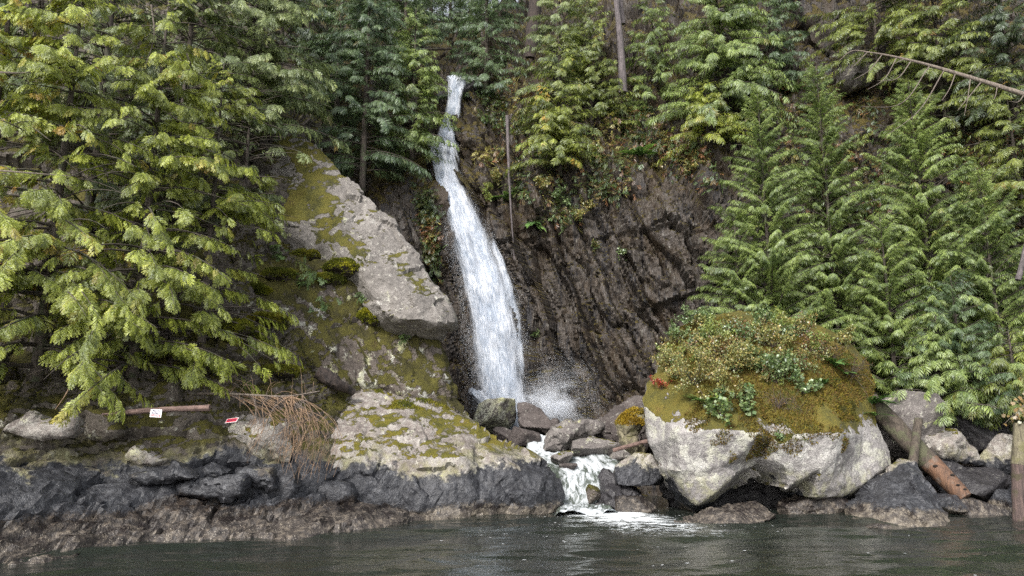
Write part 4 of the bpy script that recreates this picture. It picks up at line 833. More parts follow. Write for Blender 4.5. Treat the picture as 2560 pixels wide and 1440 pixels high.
for (px, py, Y, sx, sy, sz_, n) in [(1375, 1010, 38.9, .75, .5, .62, 342120), (1345, 1040, 39.2, .8, .5, .45, 42120), (1425, 985, 39.0, 1.1, .6, .8, 37440), (1290, 1010, 39.6, 1.1, .5, .6, 42120), (1400, 940, 39.3, 1.2, .6, .9, 16380), (1230, 1000, 39.8, .8, .4, .5, 16380)]:
    p = P(px, py, Y) + r.normal(0, 1, (n, 3)) * [sx, sy, sz_]; pts.append(p[fbm(p / [.9, .9, .7], 4, 5) > r.normal(-.05, .16, n)])
pts = np.concatenate(pts); pts = pts[pts[:, 2] > 3.2]
droplets('mist', pts, .0056, 'pale spray drifting at the foot of the waterfall', 1)
fy = np.array([q[0] for q in FALL]); fl = np.array([q[1] for q in FALL]); fr = np.array([q[2] for q in FALL]); fY = np.array([q[3] for q in FALL]); E = []
for k in range(48000):
    y = 420 + 620 * r.uniform() ** .75; g_ = (y - 380) / 660; side = r.uniform() < .5; ed = np.interp(y, fy, fl if side else fr); x = ed + (-1 if side else 1) * (r.normal(-3, 7 + 9 * g_))
    E.append(P(x, y, np.interp(y, fy, fY) - .35 - abs(r.normal(0, .35))))
E = np.array(E); E = E[fbm(E / [.35, .35, 1.6], 4, 9) > r.normal(-.02, .15, len(E))]
droplets('mist', E, .009, 'fine white drops flung off the edges of the waterfall', 2)
# ------------------------------------------------------------------ looking up points on built surfaces
from mathutils.bvhtree import BVHTree
TREES = {}
def surf(*keys):
    out = []
    for k in SURF:
        if any(k.startswith(a) for a in keys):
            if k not in TREES: TREES[k] = BVHTree.FromPolygons(SURF[k][0].tolist(), SURF[k][1].tolist())
            out.append(TREES[k])
    return out
def hit(px, py, trees):
    d = Vector(ray(px, py)).normalized(); best = None
    for t in trees:
        h = t.ray_cast(Vector((0, 0, CAMZ)), d, 120)
        if h[0] is not None and (best is None or h[3] < best[3]): best = h
    return None if best is None else (np.array(best[0]), np.array(best[1]))
# ------------------------------------------------------------------ logs, driftwood, dead wood
m_orange = bark_mat('weathered_orange_wood', (.042, .024, .017), (.15, .080, .046), (.12, .09, .07), (6, 6, .9), .75)
m_log = bark_mat('old_log_wood', (.026, .020, .016), (.085, .068, .052), (.07, .07, .04), (7, 7, .8))
m_plank = bark_mat('driftwood', (.045, .028, .024), (.19, .125, .105), None, (1.2, 9, 9), .85)
m_pile = bark_mat('piling_wood', (.030, .022, .022), (.115, .080, .070), (.06, .05, .03), (8, 8, .7))
m_black = bark_mat('rotten_and_hollow_black', (.012, .010, .010), (.05, .036, .03), None, (5, 5, 1.5))
m_hole = bark_mat('knot_hole_dark', (.006, .004, .004), (.02, .014, .01))
m_mosswood = bark_mat('lichened_log', (.06, .05, .035), (.19, .17, .11), (.13, .12, .06), (5, 5, 1.2))
def rodmesh(name, pts, rad, mat, label, cat, sides=12, n=40, wob=.14, seed=1, root=None, sharp=45, group=None):
    mb = MB(); p = smooth_path(pts, n); mb.tube(p, np.interp(np.linspace(0, 1, n), np.linspace(0, 1, len(rad)), rad), sides, wob=wob, seed=seed)
    o = mb.obj(name, mat, root, sharp=sharp)
    return tag(o, label, cat, group) if root is None else o
a, b, c = P(2172, 1000, 30.9), P(2322, 1155, 29.6), P(2412, 1246, 28.7)
lr = empty('fallen_log', c, 'big leaning log, orange and worm holed at its lower end', 'log')
rodmesh('trunk', [a, b], [.40, .40], m_log, '', '', n=30, seed=3, root=lr, wob=.1); rodmesh('worn_end', [b, (b + c) / 2 + [0, 0, .03], c], [.39, .37, .30], m_orange, '', '', n=40, seed=4, root=lr, wob=.16)
for t, ox, oz in ((.18, -.15, .10), (.50, .06, .20), (.70, -.02, .10), (.80, .10, .08)):
    D, T = ICO[2]; ctr = b * (1 - t) + c * t + np.array([ox, -.33, oz]); child('knot_hole', D * np.array([.085, .05, .05]) * (1.3 - .6 * t) * (1 + .3 * fbm(D * 2, 2, int(t * 99)))[:, None] + ctr, T, m_hole, lr)
rodmesh('wooden_post', [P(2279, 1184, 28.7), P(2287, 1120, 29.1), P(2297, 1050, 29.6)], [.17, .165, .16], m_log, 'thin weathered post propped against the leaning log', 'post', seed=6, wob=.12)
pr = empty('piling', P(2549, 1306, 27.2), 'upright dark wooden piling standing in shallow water', 'piling')
rodmesh('upper_post', [P(2548, 1162, 27.2), P(2553, 1060, 27.2)], [.25, .24], m_mosswood, '', '', seed=7, root=pr); rodmesh('soaked_foot', [P(2549, 1330, 27.2), P(2548, 1162, 27.2)], [.235, .245], m_pile, '', '', seed=8, root=pr)
ml = empty('mossy_log', P(1598, 1130, 31.2), 'short broken log crowned with golden moss, wedged against the huge boulder', 'log')
relief('log', [(1545, 1066), (1556, 1036), (1585, 1022), (1614, 1018), (1614, 1060), (1594, 1088), (1608, 1116), (1614, 1140), (1586, 1142), (1562, 1122), (1548, 1094)], 31.4, m_mosswood, inner=[(1580, 1060, 30.9), (1590, 1120, 30.9)], back=.8, rnd=.2, rr=.3, s=.06, amp=.10, fs=.5, seed=19, parent=ml)
m_gold = leaf_mat('golden_moss', .15, .01, .7)
def tufts(name, Vt, Tt, n, root, pal, size=.07, seed=1, keep=None, spread=.9, label=None, parent_kw=None):
    """a carpet of tiny blades growing out of a surface"""
    r = np.random.default_rng(seed); a, b, c = Vt[Tt[:, 0]], Vt[Tt[:, 1]], Vt[Tt[:, 2]]; cr = np.cross(b - a, c - a); ar = np.linalg.norm(cr, axis=1) / 2; N = cr / (2 * ar[:, None] + 1e-12)
    m = np.ones(len(Tt), bool) if keep is None else keep((a + b + c) / 3, N); w = ar * m
    k = r.choice(len(Tt), n, p=w / w.sum()); u, v = r.uniform(0, 1, (2, n)); f = u + v > 1; u[f], v[f] = 1 - u[f], 1 - v[f]
    p = a[k] + (b - a)[k] * u[:, None] + (c - a)[k] * v[:, None]; d = norm(N[k] + r.normal(0, spread, (n, 3)) * .6 + [0, 0, .25])
    side = norm(np.cross(d, r.normal(size=(n, 3)))); L = size * r.uniform(.5, 1.5, n)[:, None]
    W = np.stack([p - d * L * .15 - side * L * .22, p - d * L * .15 + side * L * .22, p + d * L * .6 + side * L * .14, p + d * L], 1)
    t = np.clip(.5 + 1.15 * fbm(p / .55, 4, seed) + r.normal(0, .18, n), 0, .999) * (len(pal) - 1); i = t.astype(int); fr = (t - i)[:, None]; pal = np.array(pal)
    col = (pal[i] * (1 - fr) + pal[i + 1] * fr) * r.uniform(.7, 1.3, (n, 1))
    return child(name, W.reshape(-1, 3), np.arange(4 * n).reshape(-1, 4), m_gold, root, smooth=False, col=np.repeat(col, 4, 0))
tv, tt = SURF[[k for k in SURF if k.startswith('log')][0]]; zt = P(1580, 1062, 31.5)[2]
tufts('moss', tv, tt, 5000, ml, [(.19, .12, .012), (.30, .21, .02), (.15, .12, .025)], .09, 4, keep=lambda c_, n_: (c_[:, 2] > zt) & (fbm(c_ / .4, 2, 3) > -.35))
rodmesh('driftwood_stick', [P(1533, 1126, 31.0), P(1590, 1110, 30.7), P(1642, 1097, 30.5)], [.085, .08, .09], m_plank, 'reddish driftwood stick lying under the golden mossed log', 'stick', seed=11, sides=8)
rodmesh('driftwood_stick', [P(1642, 1130, 30.3), P(1650, 1150, 29.6), P(1660, 1172, 29.3)], [.09, .08, .05], m_plank, 'short brown stick jammed beside the huge boulder', 'stick', seed=12, sides=8)
rodmesh('rotten_log', [P(792, 930, 29.4), P(830, 952, 29.6), P(884, 982, 30.2)], [.30, .27, .16], m_black, 'black rotten log end poking out behind the long low boulder', 'log', seed=13, wob=.5, n=50)
rodmesh('driftwood_plank', [P(256, 1036, 23.0), P(330, 1030, 22.9), P(430, 1023, 22.9), P(524, 1020, 23.0)], [.03, .085, .08, .10], m_plank, 'long weathered plank laid across the mossy ledge', 'plank', seed=14, wob=.3, n=60)
# notices
def plain(name, col, rough=.5):
    g = G(name); n = g.noise(g.n('TexCoord').outputs['Object'], 18, 3, .6); c = g.mix(g.math('MULTIPLY', g.step(n, .55, .75), .25), col, tuple(x * .55 for x in col))
    return g.end(g.bsdf(Base_Color=c, Roughness=rough).outputs[0])
m_white = plain('sign_white', (.78, .76, .78)); m_navy = plain('sign_lettering', (.02, .03, .09)); m_red = plain('sign_red', (.55, .03, .05)); m_wht2 = plain('sign_red_lettering', (.85, .7, .72))
def letters(txt, h, mat, loc, rot, root, name='lettering', wmax=None):
    cu = bpy.data.curves.new('t', 'FONT'); cu.body = txt; cu.size = h; cu.align_x = 'CENTER'; cu.extrude = .001; cu.offset = h * .02; to = bpy.data.objects.new('t', cu); COL.objects.link(to)
    bpy.context.view_layer.update(); me = bpy.data.meshes.new_from_object(to.evaluated_get(bpy.context.evaluated_depsgraph_get())); w = to.dimensions.x; bpy.data.objects.remove(to)
    o = bpy.data.objects.new(name, me); COL.objects.link(o); me.materials.clear(); me.materials.append(mat); o.parent = root; o.location = loc; o.rotation_euler = rot
    if wmax: o.scale.x = wmax / w
    return o
def panel(name, w, h, y0, z0, t, mat, root):
    x = w / 2; V = [(-x, y0, z0), (x, y0, z0), (x, y0, z0 + h), (-x, y0, z0 + h), (-x, y0 + t, z0), (x, y0 + t, z0), (x, y0 + t, z0 + h), (-x, y0 + t, z0 + h)]
    F_ = [(0, 1, 2, 3), (5, 4, 7, 6), (1, 5, 6, 2), (4, 0, 3, 7), (3, 2, 6, 7), (4, 5, 1, 0)]
    return mkmesh(name, np.array(V, float), np.array(F_), mat, parent=root, smooth=False)
sg = empty('notice_sign', P(388, 1043, 22.72), 'small white private property notice with a red band, hung from the plank', 'sign')
panel('board', .345, .235, 0, 0, .012, m_white, sg); panel('red_band', .30, .058, -.003, .022, .003, m_red, sg)
letters('PRIVATE', .078, m_navy, (0, -.004, .158), (R(90), 0, 0), sg, wmax=.22); letters('PROPERTY', .072, m_navy, (0, -.004, .093), (R(90), 0, 0), sg, wmax=.29); letters('NO TRESPASSING', .045, m_wht2, (0, -.008, .034), (R(90), 0, 0), sg, wmax=.27)
sg.rotation_euler = (R(-4), R(3), 0)
s2 = empty('notice_sign', P(576, 1056, 25.3), 'red notice lying askew on the lichen spotted boulder', 'sign')
panel('board', .44, .22, 0, 0, .012, m_white, s2); panel('red_face', .40, .18, -.003, .02, .003, m_red, s2); letters('PRIVATE', .11, m_navy, (0, -.006, .07), (R(90), 0, 0), s2, wmax=.34)
s2.rotation_euler = (R(-48), R(-6), R(-14))
# the bare drooping branch over the ledge
m_tan = bark_mat('bare_tan_twigs', (.10, .065, .045), (.30, .20, .125), (.13, .105, .09))
br = empty('dead_branch', P(500, 986, 25.6), 'bare grey dead branch whose twigs sweep down over the black ledge', 'branch')
mb = MB(); limb = smooth_path([P(495, 984, 25.8), P(560, 984, 25.5), P(640, 988, 25.2), (P(720, 990, 25.0)), P(800, 978, 25.2)], 40); mb.tube(limb, np.linspace(.05, .016, 40), 7); mb.obj('limb', m_twig, br)
mb = MB(); r = np.random.default_rng(8)
for k in range(64):
    s = limb[int(8 + 28 * r.uniform() ** .9)]; ex = r.uniform(.0, 1); q = 600 + 235 * ex ** .7; e = P(q, r.uniform(1090, 1212) - 30 * (ex < .3), r.uniform(24.2, 25.3)); dx = e[0] - s[0]
    m1 = s + np.array([dx * r.uniform(.45, .75), -.2 * r.uniform(), (e[2] - s[2]) * r.uniform(.10, .25)]); m2 = np.array([e[0] + r.uniform(0, .25), (s[1] + e[1]) / 2, s[2] + (e[2] - s[2]) * r.uniform(.55, .7)])
    p = smooth_path([s, m1, m2, e], 16); rr = r.uniform(.009, .019); mb.tube(p, np.linspace(rr, .005, 16), 4, cap=False)
    for j in range(r.integers(1, 4)):
        b0 = p[r.integers(7, 14)]; d = np.array([r.normal(-.15, .3), r.normal(0, .12), -r.uniform(.3, .8)]) * r.uniform(.5, 1.1); mb.tube(smooth_path([b0, b0 + d * .5 + [.08 * r.normal(), 0, .05], b0 + d], 7), np.linspace(.008, .004, 7), 3, cap=False)
for k in range(26):
    s = limb[r.integers(4, 38)]; d = np.array([r.normal(.1, .5), r.normal(0, .3), r.normal(.25, .4)]); mb.tube(smooth_path([s, s + d * .6 + [0, 0, .15], s + d], 8), np.linspace(.009, .004, 8), 3, cap=False)
mb.obj('twigs', m_tan, br)
# dead trees on the slope
dt = empty('dead_tree', P(2575, 245, 31.5), 'bare dead tree leaning out across the slope with drooping broken branches', 'dead tree')
path = smooth_path([P(2640, 262, 31.5), P(2560, 236, 31.8), P(2400, 186, 32.6), P(2280, 152, 33.2), P(2180, 132, 33.7), P(2128, 128, 34), P(2098, 152, 34.1)], 60)
mb = MB(); mb.tube(path, np.interp(np.linspace(0, 1, 60), [0, .4, .8, 1], [.13, .10, .045, .015]), 8, wob=.12, seed=3); mb.obj('trunk', m_twig, dt)
for (i, dx, dz, cv) in ((50, -60, 60, 0), (46, -95, 85, 12), (42, -100, 105, 20), (38, -110, 70, 25), (33, -210, 130, 55), (29, -190, 200, 30), (26, -60, 90, 8), (22, -45, 120, 5), (19, -90, 95, 0), (15, -30, 50, 5), (8, -60, 30, 12), (40, -40, 25, 0)):
    s = path[i]; sc = s[1] / F; e = s + np.array([dx * sc, -.4, -dz * sc]); m = (s + e) / 2 + np.array([.2 * dx * sc * 0, 0, -cv * sc]); mb = MB()
    mb.tube(smooth_path([s, m, e], 14), np.linspace(.03, .010, 14), 5, cap=False); mb.obj('branch', m_twig, dt)
for (pp, rd, lb, sd) in [
    ([P(1558, 232, 41.0), P(1552, 120, 41.2), P(1541, 0, 41.6), P(1536, -70, 42)], [.26, .20, .165, .15], 'bare purple grey trunk rising from the rusty mossed cliff edge', 5),
    ([P(1558, 60, 42.4), P(1552, 0, 42.6), P(1550, -60, 43)], [.14, .12, .11], 'thinner bare trunk close behind the purple grey one', 6),
    ([P(700, 30, 37), P(696, -60, 37.5)], [.42, .40], 'stout brown trunk at the top above the silvery cedars', 7),
    ([P(1325, 150, 46.0), P(1345, -60, 46.5)], [.5, .42], 'huge tree trunk, blackened to stand for a dark hollow above the cliff', 8),
    ([P(1286, 650, 40.4), P(1277, 520, 40.6), P(1271, 400, 41.2), P(1268, 290, 42)], [.03, .05, .08, .11], 'thin dead trunk hanging straight down the cliff face', 9),
    ([P(2545, 700, 31), P(2580, 560, 31)], [.12, .10], 'broken grey snag by the frame edge among the conifers', 10)]:
    rodmesh('bare_snag', pp, rd, m_black if sd == 8 else m_greybark, lb, 'trunk', seed=sd, sides=10, wob=.16)  # near black wood on the huge trunk paints in a hollow's darkness
for (pp, rd, lb, sd) in [
    ([P(1146, 212, 47.0), P(1150, 168, 47.2)], [.07, .05], 'upright broken stick in the jam above the waterfall lip', 21), ([P(1152, 214, 46.6), P(1166, 176, 47)], [.10, .07], 'brown split log in the jam above the waterfall lip', 22),
    ([P(1120, 206, 46.8), P(1175, 196, 46.8)], [.09, .07], 'log lying level across the waterfall lip', 23), ([P(1190, 196, 46), P(1216, 162, 46.4)], [.05, .04], 'thin pale stick leaning right of the waterfall lip', 24), ([P(1040, 124, 50), P(1220, 120, 50)], [.10, .08], 'thin log bridging the notch above the waterfall', 25)]:
    rodmesh('driftwood_log', pp, rd, m_plank if sd != 25 else m_log, lb, 'log', seed=sd, sides=8, n=16)
for (pp, rd, lb, sd) in [([P(-20, 180, 21.5), P(60, 182, 21.6), P(150, 168, 21.9)], [.035, .02, .01], 'pale bare twig reaching in at the edge among the upper cedar sprays', 31), ([P(350, 232, 26.5), P(430, 290, 26.0), P(480, 318, 25.8), P(548, 318, 25.7)], [.03, .026, .02, .008], 'bare curved branch hanging in the dark gap between cedars', 32),
    ([P(-20, 425, 20.8), P(70, 432, 20.9), P(175, 440, 21.2)], [.03, .02, .008], 'thin grey twig among rusty sprays low at the edge', 33), ([P(378, 12, 25), P(385, 90, 24.8), P(360, 175, 24.6)], [.03, .024, .01], 'upright bare twig before the upper cedar', 34), ([P(190, 930, 21.4), P(165, 985, 21.3), P(138, 1024, 21.4)], [.012, .016, .008], 'tan dead frond dangling over the pale lichen covered rock', 35)]:
    rodmesh('bare_branch', pp, rd, m_tan if sd == 35 else m_twig, lb, 'branch', seed=sd, sides=6, n=24)
# ------------------------------------------------------------------ shrubs, ferns, undergrowth
def shrub_geo(r, rad, nst, nlf, lsz, pal, up=np.array([0, -.35, 1.]), droop=.25, wide=.5):
    st = MB(); up = up / np.linalg.norm(up); LP = []; LD = []
    for k in range(nst):
        d = norm(up + r.normal(0, .55, 3)); L = rad * r.uniform(.6, 1.15); e = d * L + [0, 0, -droop * L * r.uniform(0, 1)]
        p = smooth_path([np.zeros(3), d * L * .5 + r.normal(0, .06 * rad, 3), e], 8); st.tube(p, np.linspace(.012 * rad ** .5, .004, 8), 3, cap=False)
        for j in range(2):
            b = p[r.integers(3, 7)]; e2 = b + norm(d + r.normal(0, .8, 3)) * L * .45; q = smooth_path([b, (b + e2) / 2 + r.normal(0, .03, 3), e2], 5); st.tube(q, np.linspace(.007, .003, 5), 3, cap=False)
            LP.append(q[r.integers(1, 5, nlf // (nst * 3))]); LD.append(r.normal(size=(nlf // (nst * 3), 3)))
        t = r.integers(3, 8, nlf // (nst * 3)); LP.append(p[t]); LD.append(r.normal(size=(len(t), 3)))
    p = np.concatenate(LP); p = p + r.normal(0, .05 * rad, p.shape); d = norm(np.concatenate(LD) + [0, -.3, .1]); n = len(p)
    s = norm(np.cross(d, r.normal(size=(n, 3)) + [0, 0, 1.5])); L = lsz * r.uniform(.6, 1.4, n)[:, None]
    W = np.stack([p, p + d * L * .5 + s * L * wide * .6, p + d * L, p + d * L * .5 - s * L * wide * .6], 1).reshape(-1, 3)
    pal = np.array(pal); i = r.integers(0, len(pal), n); c = pal[i] * r.uniform(.65, 1.35, (n, 1))
    return st, W, np.arange(4 * n).reshape(-1, 4), np.repeat(c, 4, 0)
def fern_geo(r, L, nf, pal, up=np.array([0, -.5, 1.])):
    pos = np.zeros((nf, 3)); a = r.uniform(0, 6.28, nf); d = np.stack([np.cos(a), np.sin(a), r.uniform(.3, 1.1, nf)], 1) + norm(up) * .5; pal = np.array(pal)
    return place(FERN[0], pos, d, np.tile([0, 0, 1.], (nf, 1)), L * r.uniform(.7, 1.15, nf), pal[r.integers(0, len(pal), nf)] * r.uniform(.8, 1.2, (nf, 1)))
m_stem = bark_mat('shrub_stems', (.04, .03, .024), (.13, .10, .085))
OLIVE = [(.26, .25, .08), (.34, .31, .10), (.17, .19, .06), (.36, .26, .09), (.23, .25, .10)]
GREEN = [(.08, .13, .04), (.13, .20, .07), (.18, .25, .10), (.24, .30, .14)]
DULL = [(.05, .075, .022), (.085, .115, .035), (.12, .135, .04), (.15, .11, .035)]
LIME = [(.24, .29, .07), (.30, .32, .09), (.18, .24, .06)]
RED = [(.40, .07, .04), (.30, .05, .04), (.35, .14, .05)]
BRN = [(.22, .11, .05), (.16, .09, .045), (.25, .15, .05), (.12, .10, .04)]
FERNG = [(.10, .19, .05), (.15, .25, .07), (.07, .14, .04)]
def put_shrub(px, py, tr, rad, pal, label, nst=9, nlf=420, lsz=.085, seed=0, group=None, wide=.5, off=0, name='shrub', droop=.25):
    h = hit(px, py, tr)
    if h is None: return None
    r = np.random.default_rng(seed or int(px * 13 + py)); root = empty(name, h[0], label, 'shrub', group)
    st, W, Q, C = shrub_geo(r, rad, nst, nlf, lsz, pal, up=np.array([0, 0, 1.]) + h[1] * .8, wide=wide, droop=droop)
    V = np.concatenate(st.V); mkmesh('stems', V, np.concatenate(st.Q), m_stem, parent=root)
    if len(W): mkmesh('leaves', W, Q, m_shrub, parent=root, smooth=False, col=C)
    return root
def put_fern(px, py, tr, L, label, nf=10, pal=FERNG, group=None, seed=0):
    h = hit(px, py, tr)
    if h is None: return
    r = np.random.default_rng(seed or int(px * 7 + py)); W, Q, C = fern_geo(r, L, nf, pal, h[1] + [0, 0, .4])
    o = mkmesh('fern', W, Q, m_shrub, smooth=False, col=np.clip(C, .01, 1), base=np.zeros(3)); o.location = h[0]; return tag(o, label, 'fern', group)
def inreg(poly, n, r):
    poly = np.array(poly, float); lo, hi = poly.min(0), poly.max(0); q = r.uniform(lo, hi, (n * 4, 2)); return q[inpoly(q, poly)][:n]
BK = [k for k in SURF]; kb = [k for k in BK if SURF[k][0][:, 0].min() > 4 and np.ptp(SURF[k][0][:, 0]) > 8 and k.startswith('boulder')][0]
TB = surf(kb)
for (x, y, rad, pal, lb, kw) in [
    (1735, 960, 1.5, OLIVE, 'big airy shrub with small yellowing leaves on the boulder shoulder', dict(nst=16, nlf=1500, lsz=.075)), (1668, 925, .9, OLIVE, 'yellow leaved twiggy shrub overhanging the boulder edge toward the cliff', dict(nst=10, nlf=420, lsz=.07)),
    (1775, 870, 1.0, LIME, 'lime green feathery shrub near the top of the boulder', dict(nst=12, nlf=900, lsz=.07)), (1830, 930, 1.1, OLIVE, 'mixed olive shrub in the middle of the boulder top', dict(nst=12, nlf=900, lsz=.075)),
    (1855, 860, .9, GREEN + BRN[:1], 'green shrub with a few rusty leaves on the boulder crown', dict(nst=10, nlf=700)), (1750, 815, .9, GREEN, 'grey green bush on the back edge of the boulder', dict(nst=10, nlf=700)),
    (1945, 945, 1.0, GREEN, 'dark glossy leaved shrub at the centre of the boulder', dict(nst=10, nlf=800, lsz=.11)), (1930, 870, .9, OLIVE, 'thin olive twigs above the glossy leaved shrub', dict(nst=10, nlf=500)),
    (1900, 815, .7, GREEN, 'small green bush on the summit of the boulder', dict(nlf=420)), (1990, 830, .8, OLIVE, 'dry olive bush right of the boulder summit', dict(nlf=420)), (2030, 880, .9, BRN, 'dry brown grassy bush on the far shoulder of the boulder', dict(nlf=300, lsz=.06)),
    (1655, 975, .5, RED, 'scarlet leaved seedling at the boulder edge', dict(nst=6, nlf=160, lsz=.08)), (1860, 1000, .5, GREEN, 'leafy green clump low on the mossy boulder', dict(nlf=200, lsz=.12)), (1795, 1040, .7, LIME[2:] + GREEN, 'trailing shrub with broad leaves at the moss edge', dict(nlf=200, lsz=.115, wide=.8, droop=.7)),
    (2005, 985, .5, GREEN, 'bright leafed clump on the golden moss', dict(nlf=130, lsz=.10, wide=.8)), (2040, 975, .4, GREEN, 'small leafy clump beside the bright leafed one', dict(nlf=100, lsz=.10, wide=.8)), (1865, 1035, .35, GREEN, 'small leafy seedling at the lower moss margin', dict(nlf=120, lsz=.12, wide=.9)),
    (2130, 940, .9, BRN, 'dead grey twigs hanging at the far end of the boulder', dict(nst=22, nlf=66, lsz=.05, droop=.7)), (1945, 1020, .9, BRN, 'bundle of dead stalks trailing down the boulder moss', dict(nst=20, nlf=60, lsz=.05, droop=1.2)), (2085, 900, .9, BRN, 'bare upright twigs among the ferns on the boulder', dict(nst=10, nlf=60, lsz=.04)),
    (1690, 850, .7, GREEN, 'dark bush where the boulder meets the cliff view', dict(nlf=420)), (1810, 895, .8, BRN + OLIVE, 'rust coloured shrub among the olive ones', dict(nlf=420)), (1880, 905, .8, OLIVE + GREEN, 'olive and green shrub left of the glossy leaved one', dict(nlf=600)),
    (2110, 860, .7, OLIVE, 'olive bush at the back right of the boulder', dict(nlf=420)), (1950, 1100, .3, GREEN, 'tuft of leaves in the crack below the moss', dict(nlf=90))]:
    kw['nlf'] = int(kw.get('nlf', 420) * (2.4 if kw.get('nlf', 420) > 150 else 1.3)); kw['lsz'] = kw.get('lsz', .085) * 1.1; put_shrub(x, y, TB, rad * 1.15, pal, lb, **kw)
for (x, y, L, lb) in [(1765, 1010, .8, 'fern hanging at the lower left of the boulder moss'), (2085, 915, .8, 'bright fern clump on the right of the boulder'), (2110, 935, .6, 'small fern behind the bright fern clump'), (2060, 960, .5, 'low fern on the golden moss'),
    (2178, 1010, .9, 'long fern hanging off the right end of the boulder'), (2184, 1040, .7, 'lower fern hanging off the right end of the boulder'), (1910, 835, .6, 'fern near the boulder summit'), (1830, 835, .6, 'fern under the summit bushes')]:
    put_fern(x, y, TB, L, lb)
r = np.random.default_rng(40)
for k, (x, y) in enumerate(inreg([(1650, 930), (1690, 850), (1770, 800), (1900, 800), (2080, 850), (2090, 920), (1960, 960), (1880, 990), (1760, 1010), (1670, 990)], 62, r)):
    put_shrub(x, y, TB, r.uniform(.4, .8), [OLIVE, GREEN, OLIVE + BRN[:1], LIME, DULL + OLIVE, GREEN + BRN[:2]][k % 6], 'low scrubby bush in the thicket covering the boulder top', nst=7, nlf=int(r.integers(260, 520)), lsz=r.uniform(.07, .11), group='low bushes in the thicket on the boulder', name='low_bush')
Vb, Tb = SURF[kb]
GOLD = [(.05, .05, .012), (.10, .095, .014), (.20, .155, .018), (.12, .065, .025), (.09, .085, .018), (.17, .12, .02), (.10, .055, .025), (.08, .09, .02)]
tufts('moss', Vb, Tb, 52000, big, GOLD, .075, 5, keep=lambda c, n: (c[:, 2] + 3.2 * fbm(c / 1.3, 4, 4) > 3.45) & (c[:, 0] + .9 * fbm(c / .8, 3, 14) > 6.85 - .25 * np.maximum(c[:, 2] - 4.5, 0)) & (n[:, 1] < .5) & (c[:, 2] + .35 * np.maximum(c[:, 0] - 8.5, 0) + .8 * fbm(c / .7, 3, 8) < 8.4))
Vs, Ts = SURF[[k for k in SURF if k.startswith('boulder')][0]]
tufts('moss', Vs, Ts, 16000, slab, [(.06, .07, .012), (.15, .16, .018), (.24, .21, .025), (.12, .10, .03)], .055, 6, keep=lambda c, n: (n[:, 2] > .45) & (c[:, 2] > 3.9) & (fbm(c / .9, 4, 21) > -.02) & (c[:, 0] < -1.5))
# cliff plants
TC = surf('rock_cliff'); r = np.random.default_rng(21)
CL = [[(1190, 230), (1300, 180), (1420, 300), (1580, 230), (1700, 320), (1830, 360), (1800, 470), (1600, 400), (1560, 500), (1450, 480), (1440, 570), (1300, 500), (1220, 480), (1190, 380)], [(1560, 240), (1640, 200), (1780, 330), (1840, 420), (1780, 440), (1600, 360)],
      [(1050, 470), (1085, 470), (1098, 700), (1060, 640)], [(1930, 210), (2250, 220), (2300, 500), (2200, 700), (1980, 520)], [(2350, 300), (2560, 300), (2560, 620), (2420, 560)]]
pos = []; nr = []
for poly, n in zip(CL, (800, 300, 160, 600, 400)):
    for x, y in inreg(poly, n, r):
        h = hit(x, y, TC)
        if h is not None: pos.append(h[0]); nr.append(h[1])
pos = np.array(pos); nr = np.array(nr); k = fbm(pos / 1.6, 3, 71) > -.12; pos, nr = pos[k], nr[k]
parts = []; pl = np.array(DULL + GREEN[:2] + BRN[:2] + OLIVE[:2]); n = len(pos)
for j in range(7):
    p = pos + r.normal(0, .22, (n, 3)) + nr * .12; cc = pl[np.clip(((.5 + .9 * fbm(pos / 1.8, 3, 72) + r.normal(0, .15, n)) * len(pl)).astype(int), 0, len(pl) - 1)] * r.uniform(.6, 1.3, (n, 1))
    parts.append(place(SPR2[j % 4], p, nr + r.normal(0, .6, (n, 3)) + [0, 0, -.2], np.tile([0, 0, 1.], (n, 1)) + r.normal(0, .3, (n, 3)), r.uniform(.18, .45, n), cc))
V, Q, C = merge(parts); tag(mkmesh('undergrowth', V, Q, m_shrub, smooth=False, col=C), 'patchy green and rusty undergrowth clinging to the upper cliff', 'undergrowth', kind='stuff')
cs = [(1250, 270, 'dark bush beside the waterfall lip'), (1225, 250, 'bright green bush right of the waterfall lip'), (1230, 450, 'leafy bush hanging beside the falls'), (1215, 480, 'pale green bush at the fall side of the cliff'), (1290, 430, 'bush below the hanging trunk'), (1340, 470, 'bush on the cliff left of the slabs'), (1400, 500, 'fern like bush over the slabs'),
      (1430, 545, 'yellow green bush at the end of the level joint'), (1480, 520, 'small bush on the slab edge'), (1500, 400, 'bush on the rusty shoulder'), (1580, 330, 'bush under the bare trunk'), (1620, 300, 'grey green bush right of the bare trunk'), (1660, 360, 'olive bush on the upper shoulder'), (1700, 390, 'yellowish bush on the upper shoulder'), (1740, 420, 'low bush at the top of the dark slabs'),
      (1560, 640, 'single small fern like bush on the dark slabs'), (1480, 620, 'tiny bush under the level joint'), (1640, 420, 'small bush between slabs'), (1350, 840, 'small green tuft low on the dark slabs'), (1370, 330, 'bush under the orange tinged spray'), (1310, 330, 'dark bush beside the hanging trunk top')]
for i, (x, y, lb) in enumerate(cs): put_shrub(x, y, TC, .45 if i in (15, 16, 17, 18) else .75, LIME if 'pale green' in lb else OLIVE if 'yellow' in lb or 'olive' in lb else DULL if 'dark bush' in lb else GREEN if 'green' in lb else (GREEN, DULL, OLIVE)[i % 3], lb, nlf=260 if i in (15, 16, 17, 18) else 620, lsz=.12)
